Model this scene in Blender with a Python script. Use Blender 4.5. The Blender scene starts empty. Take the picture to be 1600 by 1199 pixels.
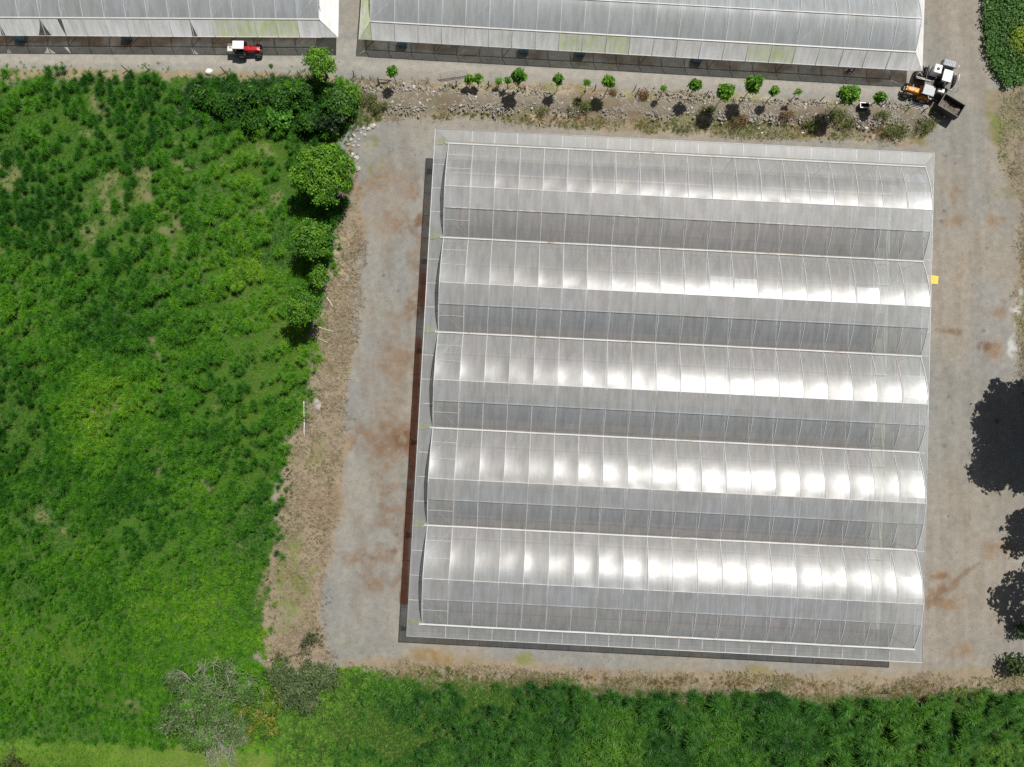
import bpy, math, random
import numpy as np
from mathutils import Vector, Matrix
random.seed(11); RNG = np.random.default_rng(11)
S = bpy.context.scene
COL = S.collection
R = math.radians
PI = math.pi

# ------------------------------------------------------------------ camera numbers (drone at 100 m, nearly straight down)
CAMH, FPX, CX, CY = 100.0, 1218.0, 800.0, 599.5
TILT = 0.0515
FW = np.array([0, math.sin(TILT), -math.cos(TILT)]); RI = np.array([1.0, 0, 0]); UP = np.array([0, math.cos(TILT), math.sin(TILT)])
def at(px, py, z=0.0):
    """ground plan position of a spot measured on the survey picture, for a point z metres above ground"""
    d = FW + RI * (px - CX) / FPX + UP * (CY - py) / FPX
    s = (z - CAMH) / d[2]
    return Vector((d[0] * s, d[1] * s, z))
def plan(pts, z=0.0):
    return [tuple(at(a, b, z)[:2]) for a, b in pts]

SUN = Vector((0.336, 0.411, 1.0)).normalized()

# ------------------------------------------------------------------ noise in numpy
def vnoise(x, y, seed):
    r = np.random.default_rng(seed).random((256, 256))
    xi = np.floor(x).astype(int); yi = np.floor(y).astype(int)
    fx = x - xi; fy = y - yi
    fx = fx * fx * (3 - 2 * fx); fy = fy * fy * (3 - 2 * fy)
    a = r[xi % 256, yi % 256]; b = r[(xi + 1) % 256, yi % 256]; c = r[xi % 256, (yi + 1) % 256]; d = r[(xi + 1) % 256, (yi + 1) % 256]
    return (a * (1 - fx) + b * fx) * (1 - fy) + (c * (1 - fx) + d * fx) * fy
def fbm(x, y, size, seed, octv=4):
    v = 0; amp = 1; tot = 0; f = 1.0 / size
    for k in range(octv):
        v = v + amp * vnoise(x * f + 37.1 * k + seed * 3.7, y * f + 11.3 * k + seed * 1.9, seed + k)
        tot += amp; amp *= 0.5; f *= 2.03
    return v / tot
def sstep(a, b, x):
    t = np.clip((x - a) / (b - a), 0, 1); return t * t * (3 - 2 * t)
def sdist(x, y, poly):
    """signed distance to a closed polygon, positive inside"""
    inside = np.zeros(x.shape, bool); dmin = np.full(x.shape, 1e9)
    n = len(poly)
    for i in range(n):
        x1, y1 = poly[i]; x2, y2 = poly[(i + 1) % n]
        dx, dy = x2 - x1, y2 - y1
        t = np.clip(((x - x1) * dx + (y - y1) * dy) / (dx * dx + dy * dy + 1e-12), 0, 1)
        dmin = np.minimum(dmin, (x - x1 - t * dx) ** 2 + (y - y1 - t * dy) ** 2)
        c = ((y1 > y) != (y2 > y)) & (x < (x2 - x1) * (y - y1) / (y2 - y1 + 1e-12) + x1)
        inside ^= c
    d = np.sqrt(dmin)
    return np.where(inside, d, -d)
def dline(x, y, pts):
    dmin = np.full(x.shape, 1e9)
    for (x1, y1), (x2, y2) in zip(pts[:-1], pts[1:]):
        dx, dy = x2 - x1, y2 - y1
        t = np.clip(((x - x1) * dx + (y - y1) * dy) / (dx * dx + dy * dy + 1e-12), 0, 1)
        dmin = np.minimum(dmin, (x - x1 - t * dx) ** 2 + (y - y1 - t * dy) ** 2)
    return np.sqrt(dmin)

# ------------------------------------------------------------------ object helpers
def tag(o, label=None, cat=None, group=None, kind=None):
    if label: o['label'] = label
    if cat: o['category'] = cat
    if group: o['group'] = group
    if kind: o['kind'] = kind
    return o
def thing(name, label, cat, loc=(0, 0, 0), rz=0.0, group=None):
    o = bpy.data.objects.new(name, None); COL.objects.link(o)
    o.empty_display_size = 0.3
    o.location = loc; o.rotation_euler = (0, 0, rz)
    return tag(o, label, cat, group)
class MB:
    def __init__(s): s.v = []; s.f = []; s.sm = []
    def add(s, vs, fs, smooth=False):
        n = len(s.v); s.v += [tuple(p) for p in vs]
        for f in fs: s.f.append(tuple(i + n for i in f)); s.sm.append(smooth)
        return s
    def box(s, c, d, rot=None, taper=1.0):
        x, y, z = d[0] / 2, d[1] / 2, d[2] / 2
        vs = [Vector((sx * x * (taper if sz > 0 else 1), sy * y * (taper if sz > 0 else 1), sz * z)) for sz in (-1, 1) for sy in (-1, 1) for sx in (-1, 1)]
        M = rot if rot is not None else Matrix.Identity(3)
        vs = [M @ v + Vector(c) for v in vs]
        return s.add(vs, [(0, 2, 3, 1), (4, 5, 7, 6), (0, 1, 5, 4), (2, 6, 7, 3), (0, 4, 6, 2), (1, 3, 7, 5)])
    def tube(s, pts, rad, n=6, cap=True, smooth=True):
        pts = [Vector(p) for p in pts]
        if not hasattr(rad, '__len__'): rad = [rad] * len(pts)
        vs = []; up = None
        for i, p in enumerate(pts):
            t = (pts[min(i + 1, len(pts) - 1)] - pts[max(i - 1, 0)]).normalized()
            if up is None: up = Vector((0, 0, 1)) if abs(t.z) < 0.9 else Vector((1, 0, 0))
            a = t.cross(up)
            if a.length < 1e-6: a = t.cross(Vector((0, 1, 0)))
            a.normalize(); b = a.cross(t).normalized(); up = b
            off = PI / 4 if n == 4 else 0
            for k in range(n):
                an = 2 * PI * k / n + off
                vs.append(p + (a * math.cos(an) + b * math.sin(an)) * rad[i])
        fs = []
        for i in range(len(pts) - 1):
            for k in range(n):
                fs.append((i * n + k, i * n + (k + 1) % n, (i + 1) * n + (k + 1) % n, (i + 1) * n + k))
        if cap:
            fs.append(tuple(range(n))[::-1]); fs.append(tuple((len(pts) - 1) * n + k for k in range(n)))
        return s.add(vs, fs, smooth and n > 4)
    def lathe_y(s, prof, c, n=24):
        """profile of (radius, y) turned about the y axis through c"""
        vs = []; c = Vector(c)
        for r, y in prof:
            for k in range(n):
                a = 2 * PI * k / n; vs.append(c + Vector((r * math.cos(a), y, r * math.sin(a))))
        fs = []
        for i in range(len(prof) - 1):
            for k in range(n): fs.append((i * n + k, i * n + (k + 1) % n, (i + 1) * n + (k + 1) % n, (i + 1) * n + k))
        return s.add(vs, fs, True)
    def lathe_z(s, prof, c, n=20):
        vs = []; c = Vector(c)
        for r, z in prof:
            for k in range(n):
                a = 2 * PI * k / n; vs.append(c + Vector((r * math.cos(a), r * math.sin(a), z)))
        fs = []
        for i in range(len(prof) - 1):
            for k in range(n): fs.append((i * n + k, i * n + (k + 1) % n, (i + 1) * n + (k + 1) % n, (i + 1) * n + k))
        fs.append(tuple((len(prof) - 1) * n + k for k in range(n)))
        return s.add(vs, fs, True)
    def grid(s, rows, smooth=True):
        n = len(rows[0]); vs = [p for r in rows for p in r]; fs = []
        for i in range(len(rows) - 1):
            for k in range(n - 1): fs.append((i * n + k, i * n + k + 1, (i + 1) * n + k + 1, (i + 1) * n + k))
        return s.add(vs, fs, smooth)
    def mesh(s, name, mat):
        me = bpy.data.meshes.new(name); me.from_pydata(s.v, [], s.f); me.update()
        me.polygons.foreach_set('use_smooth', s.sm)
        me.materials.append(mat); return me
    def build(s, name, mat, parent=None, bevel=0.0):
        o = bpy.data.objects.new(name, s.mesh(name, mat)); COL.objects.link(o)
        if parent is not None: o.parent = parent
        if bevel:
            m = o.modifiers.new('bevel', 'BEVEL'); m.width = bevel; m.segments = 2; m.limit_method = 'ANGLE'
        return o
def link_mesh(name, me, parent=None, loc=(0, 0, 0), rot=(0, 0, 0), sc=(1, 1, 1)):
    o = bpy.data.objects.new(name, me); COL.objects.link(o)
    if parent is not None: o.parent = parent
    o.location = loc; o.rotation_euler = rot; o.scale = sc
    return o
def np_mesh(name, V, F4=None, F3=None, col=None, mat=None, smooth=False):
    me = bpy.data.meshes.new(name)
    me.vertices.add(len(V)); me.vertices.foreach_set('co', np.ascontiguousarray(V, np.float32).ravel())
    parts = []; starts = []; off = 0
    if F4 is not None and len(F4): parts.append(F4.ravel()); starts.append(off + 4 * np.arange(len(F4))); off += 4 * len(F4)
    if F3 is not None and len(F3): parts.append(F3.ravel()); starts.append(off + 3 * np.arange(len(F3))); off += 3 * len(F3)
    li = np.concatenate(parts).astype(np.int32); st = np.concatenate(starts).astype(np.int32)
    me.loops.add(len(li)); me.loops.foreach_set('vertex_index', li)
    me.polygons.add(len(st)); me.polygons.foreach_set('loop_start', st)
    if smooth: me.polygons.foreach_set('use_smooth', np.ones(len(st), bool))
    me.update(calc_edges=True)
    if col is not None:
        a = me.color_attributes.new('Col', 'FLOAT_COLOR', 'POINT')
        c = np.ones((len(V), 4), np.float32); c[:, :3] = col
        a.data.foreach_set('color', c.ravel())
    if mat: me.materials.append(mat)
    return me

# ------------------------------------------------------------------ materials
def newmat(name):
    m = bpy.data.materials.new(name); m.use_nodes = True; nt = m.node_tree; nt.nodes.clear()
    out = nt.nodes.new('ShaderNodeOutputMaterial'); return m, nt, out
def N(nt, t, **kw):
    n = nt.nodes.new(t)
    for k, v in kw.items():
        if k in n.inputs.keys(): n.inputs[k].default_value = v
        else: setattr(n, k, v)
    return n
def noise(nt, scale, detail=4, rough=0.6, coord='Object'):
    tc = N(nt, 'ShaderNodeTexCoord'); nz = N(nt, 'ShaderNodeTexNoise', Scale=scale, Detail=detail, Roughness=rough)
    nt.links.new(tc.outputs[coord], nz.inputs['Vector']); return nz
def ramp(nt, src, stops):
    r = N(nt, 'ShaderNodeValToRGB'); e = r.color_ramp.elements
    while len(e) < len(stops): e.new(0.5)
    for k, (p, c) in enumerate(stops):
        e[k].position = p; e[k].color = (*c, 1) if len(c) == 3 else c
    nt.links.new(src, r.inputs['Fac']); return r
def paint(name, c1, c2=None, scale=6.0, rough=0.5, metal=0.0, spec=0.5, bump=0.0):
    """worn paint: two tones blended by noise"""
    m, nt, out = newmat(name); b = N(nt, 'ShaderNodeBsdfPrincipled', Roughness=rough, Metallic=metal)
    b.inputs['Specular IOR Level'].default_value = spec
    nz = noise(nt, scale); c2 = c2 or tuple(x * 0.75 for x in c1)
    r = ramp(nt, nz.outputs['Fac'], [(0.38, c2), (0.6, c1)])
    nt.links.new(r.outputs['Color'], b.inputs['Base Color'])
    if bump:
        bp = N(nt, 'ShaderNodeBump', Strength=bump, Distance=0.05); nt.links.new(nz.outputs['Fac'], bp.inputs['Height']); nt.links.new(bp.outputs['Normal'], b.inputs['Normal'])
    nt.links.new(b.outputs['BSDF'], out.inputs['Surface']); return m
def film(name, transp, diff, trans, tint=(1, 1, 1), rough=0.36, gloss=1.0, f0=0.07, dscale=0.25, dirtcol=(0.72, 0.73, 0.66)):
    """milky greenhouse plastic: part clear, part scattering, satin reflection, dust and algae"""
    m, nt, out = newmat(name); L = nt.links.new
    nz = noise(nt, dscale, 5, 0.65); big = ramp(nt, nz.outputs['Fac'], [(0.40, (1, 1, 1)), (0.75, dirtcol)])
    tc = N(nt, 'ShaderNodeTexCoord'); mp = N(nt, 'ShaderNodeMapping'); mp.inputs['Scale'].default_value = (2.2, 0.35, 0.35)
    L(tc.outputs['Object'], mp.inputs['Vector'])
    st = N(nt, 'ShaderNodeTexNoise', Scale=1.0, Detail=4, Roughness=0.6); L(mp.outputs['Vector'], st.inputs['Vector'])
    str_ = ramp(nt, st.outputs['Fac'], [(0.35, (0.80, 0.80, 0.79)), (0.62, (1, 1, 1))])
    mul = N(nt, 'ShaderNodeMix', data_type='RGBA', blend_type='MULTIPLY'); mul.inputs[0].default_value = 1.0
    L(big.outputs['Color'], mul.inputs[6]); L(str_.outputs['Color'], mul.inputs[7])
    def coloured(k):
        x = N(nt, 'ShaderNodeMix', data_type='RGBA', blend_type='MULTIPLY'); x.inputs[0].default_value = 1.0
        L(mul.outputs[2], x.inputs[6]); x.inputs[7].default_value = (tint[0] * k, tint[1] * k, tint[2] * k, 1); return x.outputs[2]
    d = N(nt, 'ShaderNodeBsdfDiffuse'); L(coloured(diff), d.inputs['Color'])
    t = N(nt, 'ShaderNodeBsdfTranslucent'); L(coloured(trans), t.inputs['Color'])
    ad = N(nt, 'ShaderNodeAddShader'); L(d.outputs[0], ad.inputs[0]); L(t.outputs[0], ad.inputs[1])
    tr = N(nt, 'ShaderNodeBsdfTransparent'); tr.inputs['Color'].default_value = (*tint, 1)
    mx = N(nt, 'ShaderNodeMixShader'); mx.inputs[0].default_value = transp
    # dusty patches are less clear
    mr = N(nt, 'ShaderNodeMapRange'); mr.inputs['From Min'].default_value = 0.3; mr.inputs['From Max'].default_value = 0.75
    mr.inputs['To Min'].default_value = transp * 1.15; mr.inputs['To Max'].default_value = transp * 0.6
    L(nz.outputs['Fac'], mr.inputs['Value']); L(mr.outputs['Result'], mx.inputs[0])
    L(ad.outputs[0], mx.inputs[1]); L(tr.outputs[0], mx.inputs[2])
    g = N(nt, 'ShaderNodeBsdfGlossy', Roughness=rough); g.inputs['Color'].default_value = (gloss, gloss, gloss, 1)
    lw = N(nt, 'ShaderNodeLayerWeight', Blend=0.5); pw = N(nt, 'ShaderNodeMath', operation='POWER'); L(lw.outputs['Facing'], pw.inputs[0]); pw.inputs[1].default_value = 5.0
    fr = N(nt, 'ShaderNodeMath', operation='MULTIPLY_ADD'); L(pw.outputs[0], fr.inputs[0]); fr.inputs[1].default_value = 0.85; fr.inputs[2].default_value = f0
    bp = N(nt, 'ShaderNodeBump', Strength=0.22, Distance=0.05); wr = noise(nt, 0.9, 4, 0.5); L(wr.outputs['Fac'], bp.inputs['Height'])
    L(bp.outputs['Normal'], g.inputs['Normal'])
    m2 = N(nt, 'ShaderNodeMixShader'); L(fr.outputs[0], m2.inputs[0]); L(mx.outputs[0], m2.inputs[1]); L(g.outputs[0], m2.inputs[2])
    L(m2.outputs[0], out.inputs['Surface']); return m
def leafmat(name, gain=(1, 1, 1), transl=0.35, gloss=0.015, rough=0.5):
    m, nt, out = newmat(name); L = nt.links.new
    at_ = N(nt, 'ShaderNodeAttribute', attribute_name='Col')
    nz = noise(nt, 3.0, 3, 0.6); rr = ramp(nt, nz.outputs['Fac'], [(0.3, (0.75, 0.75, 0.75)), (0.7, (1.2, 1.2, 1.15))])
    mu = N(nt, 'ShaderNodeMix', data_type='RGBA', blend_type='MULTIPLY'); mu.inputs[0].default_value = 1.0
    L(at_.outputs['Color'], mu.inputs[6]); L(rr.outputs['Color'], mu.inputs[7])
    d = N(nt, 'ShaderNodeBsdfDiffuse'); L(mu.outputs[2], d.inputs['Color'])
    t = N(nt, 'ShaderNodeBsdfTranslucent'); L(mu.outputs[2], t.inputs['Color'])
    x = N(nt, 'ShaderNodeMixShader'); x.inputs[0].default_value = transl; L(d.outputs[0], x.inputs[1]); L(t.outputs[0], x.inputs[2])
    g = N(nt, 'ShaderNodeBsdfGlossy', Roughness=rough); g.inputs['Color'].default_value = (1, 1, 1, 1)
    y = N(nt, 'ShaderNodeMixShader'); y.inputs[0].default_value = gloss; L(x.outputs[0], y.inputs[1]); L(g.outputs[0], y.inputs[2])
    L(y.outputs[0], out.inputs['Surface']); return m

M = {}
M['film'] = film('film_milky', 0.44, 0.37, 0.36, tint=(0.945, 0.975, 1.0), rough=0.37, f0=0.058)
M['film_flap'] = film('film_vent', 0.32, 0.37, 0.36, tint=(0.945, 0.975, 1.0), rough=0.38, f0=0.08)
M['film_canopy'] = film('film_canopy', 0.27, 0.27, 0.22, tint=(0.95, 0.98, 1.0), rough=0.55, f0=0.05)
M['film_old'] = film('film_old', 0.36, 0.51, 0.38, tint=(0.91, 0.965, 1.0), rough=0.3, f0=0.09)
M['film_skirt'] = film('film_skirt', 0.22, 0.98, 0.4, rough=0.45, f0=0.05)
M['film_algae'] = film('film_algae', 0.26, 0.92, 0.35, tint=(0.96, 0.985, 0.84), rough=0.45, f0=0.05, dscale=.6, dirtcol=(0.66, 0.80, 0.34))
M['film_stain'] = film('film_stain', 0.25, 0.30, 0.22, tint=(0.90, 0.97, 0.62), rough=0.5, f0=0.05)
M['film_white'] = film('film_white', 0.06, 0.85, 0.15, rough=0.5, f0=0.05)
M['film_wall'] = film('film_wall', 0.85, 0.3, 0.3, rough=0.5, f0=0.04)
M['galv'] = paint('galvanised_steel', (0.72, 0.73, 0.74), (0.5, 0.5, 0.5), 2.0, 0.5)
M['rail'] = paint('white_rail', (0.6, 0.61, 0.62), (0.5, 0.5, 0.5), 2.0, 0.6)
M['inner'] = paint('inner_steel', (0.75, 0.75, 0.75), (0.6, 0.6, 0.6), 2.0, 0.6)
def gutter_mat():
    m, nt, out = newmat('gutter_white'); b = N(nt, 'ShaderNodeBsdfPrincipled', Roughness=0.5)
    nz = noise(nt, 0.55, 6, 0.7); r = ramp(nt, nz.outputs['Fac'], [(0.3, (0.58, 0.58, 0.57)), (0.57, (0.50, 0.50, 0.485)), (0.64, (0.46, 0.40, 0.33)), (0.74, (0.25, 0.14, 0.08))])
    nt.links.new(r.outputs['Color'], b.inputs['Base Color']); nt.links.new(b.outputs[0], out.inputs['Surface']); return m
M['gutter'] = gutter_mat()
M['white'] = paint('white_paint', (0.85, 0.85, 0.83), (0.74, 0.73, 0.69), 3.0, 0.45)
M['cream'] = paint('cream_plastic', (0.75, 0.73, 0.66), (0.6, 0.57, 0.5), 3.0, 0.5)
M['red'] = paint('red_paint', (0.55, 0.02, 0.035), (0.38, 0.015, 0.02), 4.0, 0.3)
M['orange'] = paint('orange_paint', (0.75, 0.30, 0.015), (0.5, 0.18, 0.02), 4.0, 0.38)
M['yellow'] = paint('yellow_paint', (0.85, 0.52, 0.03), (0.75, 0.42, 0.03), 4.0, 0.5)
M['grey'] = paint('grey_paint', (0.42, 0.44, 0.46), (0.33, 0.35, 0.37), 3.0, 0.5)
M['dark'] = paint('dark_steel', (0.03, 0.03, 0.03), (0.05, 0.04, 0.035), 5.0, 0.5)
M['rubber'] = paint('tyre_rubber', (0.022, 0.022, 0.022), (0.05, 0.045, 0.04), 5.0, 0.85)
M['rim'] = paint('wheel_rim', (0.5, 0.5, 0.48), (0.3, 0.28, 0.25), 6.0, 0.5)
M['glass'] = paint('cab_glass', (0.02, 0.025, 0.03), (0.015, 0.018, 0.02), 2.0, 0.08)
M['blue'] = paint('blue_plastic', (0.12, 0.25, 0.33), (0.08, 0.16, 0.22), 3.0, 0.5)
M['postwood'] = paint('dark_post_wood', (0.045, 0.035, 0.028), (0.09, 0.07, 0.055), 8.0, 0.9)
M['stick'] = paint('grey_stick', (0.36, 0.33, 0.29), (0.2, 0.17, 0.14), 5.0, 0.9)
M['bark'] = paint('bark', (0.16, 0.12, 0.085), (0.08, 0.06, 0.045), 6.0, 0.9)
M['deadwood'] = paint('dead_branch', (0.42, 0.40, 0.36), (0.22, 0.20, 0.17), 3.0, 0.9)
M['pale_log'] = paint('pale_log', (0.55, 0.46, 0.34), (0.36, 0.28, 0.2), 5.0, 0.9)
M['dirtload'] = paint('dirt_load', (0.20, 0.165, 0.125), (0.06, 0.05, 0.04), 2.0, 0.95, bump=0.8)
M['rock'] = paint('rock', (0.40, 0.375, 0.335), (0.23, 0.205, 0.175), 1.7, 0.95, bump=0.5)
M['rockpale'] = paint('pale_rock', (0.62, 0.61, 0.58), (0.4, 0.38, 0.35), 1.7, 0.95, bump=0.5)
M['bluish'] = paint('machine_grey', (0.28, 0.32, 0.34), (0.2, 0.23, 0.25), 3.0, 0.4)
M['leaf'] = leafmat('leaf')
M['blade'] = leafmat('grass_blade', transl=0.32, gloss=0.014, rough=0.45)

# ------------------------------------------------------------------ plan outlines measured from the survey picture
FIELD = plan([(-160, 123), (0, 123), (120, 120), (200, 119), (330, 125), (470, 130), (545, 132), (550, 165), (545, 205), (520, 222), (545, 245), (540, 300), (523, 345), (520, 400), (508, 440), (500, 500), (485, 560), (470, 640), (445, 700), (438, 760), (428, 830), (424, 900), (412, 990), (398, 1030), (470, 1058), (540, 1052), (700, 1062), (800, 1070), (1000, 1082), (1300, 1092), (1500, 1085), (1700, 1082), (1760, 1300), (-160, 1300)])
BOTTOM = plan([(440, 1085), (545, 1050), (640, 1058), (760, 1068), (860, 1064), (1000, 1078), (1300, 1090), (1480, 1080), (1760, 1080), (1760, 1300), (420, 1300)])
BANK = plan([(545, 122), (600, 124), (700, 126), (820, 132), (950, 140), (1100, 148), (1250, 158), (1400, 164), (1455, 168), (1462, 190), (1440, 222), (1330, 222), (1200, 216), (1050, 208), (900, 196), (820, 192), (720, 182), (640, 184), (560, 190)])
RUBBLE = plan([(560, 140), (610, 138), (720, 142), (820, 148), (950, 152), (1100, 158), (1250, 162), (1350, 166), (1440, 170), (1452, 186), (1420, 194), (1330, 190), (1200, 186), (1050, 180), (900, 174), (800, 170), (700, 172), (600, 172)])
CROP = plan([(1532, -120), (1780, -120), (1780, 100), (1640, 118), (1600, 132), (1572, 137), (1552, 118), (1538, 95), (1534, 60)])

LIME = plan([(-60, 1182), (120, 1178), (300, 1186), (420, 1195)])
TALLGAP = [plan(p) for p in ([(475, 235), (400, 232), (330, 250), (285, 262)], [(150, 150), (160, 185), (135, 205)], [(415, 530), (405, 600), (385, 660)], [(262, 330), (290, 350), (240, 365)], [(455, 262), (440, 300), (420, 330)],
           [(320, 745), (345, 800), (375, 850)], [(60, 800), (110, 830), (60, 870)], [(145, 1085), (210, 1100)], [(415, 900), (405, 960)], [(235, 520), (250, 560)], [(150, 640), (200, 655)], [(290, 700), (240, 735)], [(330, 620), (360, 640)], [(300, 130), (320, 165)])]

def fields(x, y):
    """shared maps of the grass field: membership, how tall/dense the grass is, how bare the soil"""
    w = (fbm(x, y, 5.0, 5) - 0.5) * 3.2
    f = sdist(x, y, FIELD) + w * 0.75 + (fbm(x, y, 1.3, 7, 3) - 0.5) * 2.4
    gap = np.full(x.shape, 1e9)
    for g in TALLGAP: gap = np.minimum(gap, dline(x, y, g))
    gap = gap + w
    n1 = fbm(x, y, 8.0, 21, 5); n2 = fbm(x, y, 1.9, 31, 3)
    tall = 0.48 * n1 + 0.52 * n2
    tall = tall - 0.12 * sstep(1.8, 0.2, gap)
    north = sstep(14, 30, y)
    rowd = (-x * 0.50 + y * 0.866) + (fbm(x, y, 10, 23, 3) - 0.5) * 7
    tall = tall + (0.10 * np.sin(rowd * 2 * PI / 2.6) - 0.01) * sstep(-32, -12, y)
    bare = sstep(0.565, 0.68, fbm(x, y, 2.4, 44, 4) * 0.6 + fbm(x * 0.7, y * 1.5, 9, 45, 3) * 0.4) * (0.16 + 0.62 * north)
    bare = np.maximum(bare, sstep(1.0, 0.1, gap) * 0.65 * sstep(0.42, 0.58, fbm(x, y, 1.6, 46, 3)))
    return f, tall, bare, north

# ------------------------------------------------------------------ ground
def axis(a, b, step, far):
    c = list(np.arange(a, b + 1e-6, step)); o1 = []; o2 = []; d = 2.0; p = a; q = b
    while p > -far: p -= d; q += d; o1.append(p); o2.append(q); d *= 1.6
    return np.array(o1[::-1] + c + o2)
def build_ground():
    xs = axis(-76, 76, 0.22, 900); ys = axis(-54, 66, 0.22, 900)
    X, Y = np.meshgrid(xs, ys); x = X.ravel(); y = Y.ravel()
    c = np.empty((len(x), 3)); c[:] = (0.272, 0.262, 0.236)
    big = fbm(x, y, 14, 1, 5); mid = fbm(x, y, 3.5, 2, 5); fine = fbm(x, y, 0.9, 3, 3); warp = (fbm(x, y, 6, 4, 5) - 0.5); warp2 = (fbm(x, y, 1.6, 6, 4) - 0.5); speck = sstep(0.36, 0.60, fbm(x, y, 0.9, 8, 3))
    def mixin(m, col):
        m = np.clip(m, 0, 1)[:, None]; c[:] = c * (1 - m) + np.array(col) * m
    def area(pts, soft=0.8, amp=3.0, amp2=1.2):
        return sstep(-soft, soft, sdist(x, y, plan(pts)) + warp * amp + warp2 * amp2)
    def spot(px, py, rx, ry=None, amp=2.2, ang=0.0):
        p = at(px, py); ry = ry or rx; dx = x - p.x; dy = y - p.y
        ca, sa = math.cos(ang), math.sin(ang); u = dx * ca + dy * sa; v = -dx * sa + dy * ca
        return sstep(0.0, 1.0, 1.05 - np.sqrt((u / rx) ** 2 + (v / ry) ** 2) + warp * amp * 0.8 + warp2 * amp * 0.7) * (0.25 + 0.75 * speck)
    # general variation of the gravel: bluish, buff and pale
    mixin(sstep(0.50, 0.68, big) * 0.65, (0.235, 0.238, 0.232)); mixin(sstep(0.56, 0.34, big) * 0.75, (0.305, 0.268, 0.22)); mixin(sstep(0.55, 0.75, mid) * 0.45, (0.33, 0.30, 0.255))
    # upper road
    mixin(area([(-200, 60), (540, 60), (1450, 95), (1450, 162), (1250, 152), (950, 136), (700, 122), (545, 116), (-200, 108)], 0.3, 0.8, 0.5) * 0.8, (0.335, 0.32, 0.285))
    mixin(area([(-200, 84), (300, 84), (540, 92), (900, 108), (1440, 140), (1440, 150), (900, 120), (540, 104), (-200, 98)], 0.4, 0.9) * 0.45, (0.40, 0.37, 0.325))
    for k, off in enumerate((0.0, 1.7)):   # tyre tracks
        tr = plan([(-200, 92), (300, 93), (540, 101), (900, 116), (1250, 136), (1440, 150)]); d = dline(x, y - off + 0.85, tr)
        mixin(sstep(0.42, 0.1, d + warp2 * 0.5) * 0.35, (0.27, 0.262, 0.245))
    # dirt strip beside the upper glasshouses
    mixin(area([(-200, 46), (520, 50), (520, 68), (300, 70), (-200, 73)], 0.3, 1.6) * 0.92 * (0.3 + 0.7 * sstep(0.36, 0.56, fbm(x, y, 2.5, 86, 4))) * 0.85, (0.20, 0.115, 0.065))
    mixin(area([(562, 55), (900, 72), (1300, 98), (1420, 112), (1420, 134), (1200, 114), (900, 94), (562, 78)], 0.3, 2.4) * 0.9 * (0.15 + 0.85 * sstep(0.40, 0.60, fbm(x, y, 2.8, 87, 4))) * 0.75, (0.18, 0.115, 0.075))
    # right yard and its tracks
    mixin(area([(1450, -100), (1560, -100), (1545, 150), (1590, 600), (1560, 1080), (1440, 1080), (1462, 600), (1462, 240)], 1.2, 3) * 0.22, (0.285, 0.25, 0.20))
    for tr in ([(1490, -60), (1500, 200), (1500, 500), (1490, 800), (1470, 1040)], [(1510, -60), (1528, 200), (1530, 500), (1525, 800), (1500, 1040)]):
        mixin(sstep(1.0, 0.2, dline(x, y, plan(tr)) + warp2) * 0.35, (0.31, 0.285, 0.245))
    mixin(area([(1520, 420), (1575, 440), (1585, 560), (1560, 620), (1525, 580)], 1.0, 4) * 0.6, (0.285, 0.29, 0.288))
    mixin(area([(1450, 205), (1500, 215), (1530, 180), (1545, 330), (1520, 380), (1500, 260)], 1.0, 4) * 0.5, (0.25, 0.25, 0.24))
    for q in [(1495, 305, 1.4, 1.9), (1500, 345, 2.0, 1.6), (1500, 400, 1.4, 1.6), (1498, 430, 1.2, 2.4), (1558, 345, 2.2, 1.3), (1560, 490, 1.8, 1.0), (1555, 550, 1.5, 1.2), (1480, 940, 2.6, 1.0), (1470, 900, 2.0, 0.7), (1492, 1012, 2.6, 1.7), (1565, 860, 2.2, 1.2), (1540, 760, 1.6, 1.2)]:
        mixin(spot(*q) * 0.72, (0.27, 0.165, 0.09))
    for q in [(1475, 516, 2.0, 0.6), (1537, 540, 0.8, 0.6), (1566, 470, 0.7, 0.5)]:
        mixin(spot(*q) * 0.8, (0.15, 0.075, 0.04))
    for ln in ([(1452, 948), (1498, 912)], [(1455, 925), (1488, 906)], [(1454, 903), (1476, 899)], [(1450, 940), (1530, 880)], [(1462, 516), (1500, 520)]):
        mixin(sstep(0.55, 0.05, dline(x, y, plan(ln)) + warp2 * 0.9) * 0.6 * (0.3 + 0.7 * speck), (0.19, 0.105, 0.055))
    strk = fbm(x * 3.0, y * 0.28, 2.2, 88, 4); ym = sstep(-1, 1, sdist(x, y, plan([(1455, -100), (1600, -100), (1600, 1060), (1440, 1060), (1462, 600)])))
    mixin(ym * sstep(0.52, 0.66, strk) * 0.28, (0.215, 0.19, 0.16)); mixin(ym * sstep(0.48, 0.34, strk) * 0.25, (0.34, 0.32, 0.285))
    lm = sstep(-1, 1, sdist(x, y, plan([(545, 210), (680, 200), (640, 600), (625, 1000), (520, 1010), (545, 560), (575, 380)])))
    strk2 = fbm((x + y * 0.12) * 2.0, y * 0.35, 2.6, 89, 4); mixin(lm * sstep(0.52, 0.68, strk2) * 0.5, (0.235, 0.20, 0.16)); mixin(lm * sstep(0.47, 0.33, strk2) * 0.4, (0.33, 0.31, 0.27))
    for q in range(26):   # dung and wet spots
        mixin(spot(1468 + RNG.random() * 110, 230 + RNG.random() * 780, .16 + .22 * RNG.random(), amp=1.0) * 0.8, (0.09, 0.065, 0.045))
    for q in range(30):
        mixin(spot(545 + RNG.random() * 105, 240 + RNG.random() * 740, .12 + .26 * RNG.random(), amp=1.2) * 0.8, (0.11, 0.07, 0.045))
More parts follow.
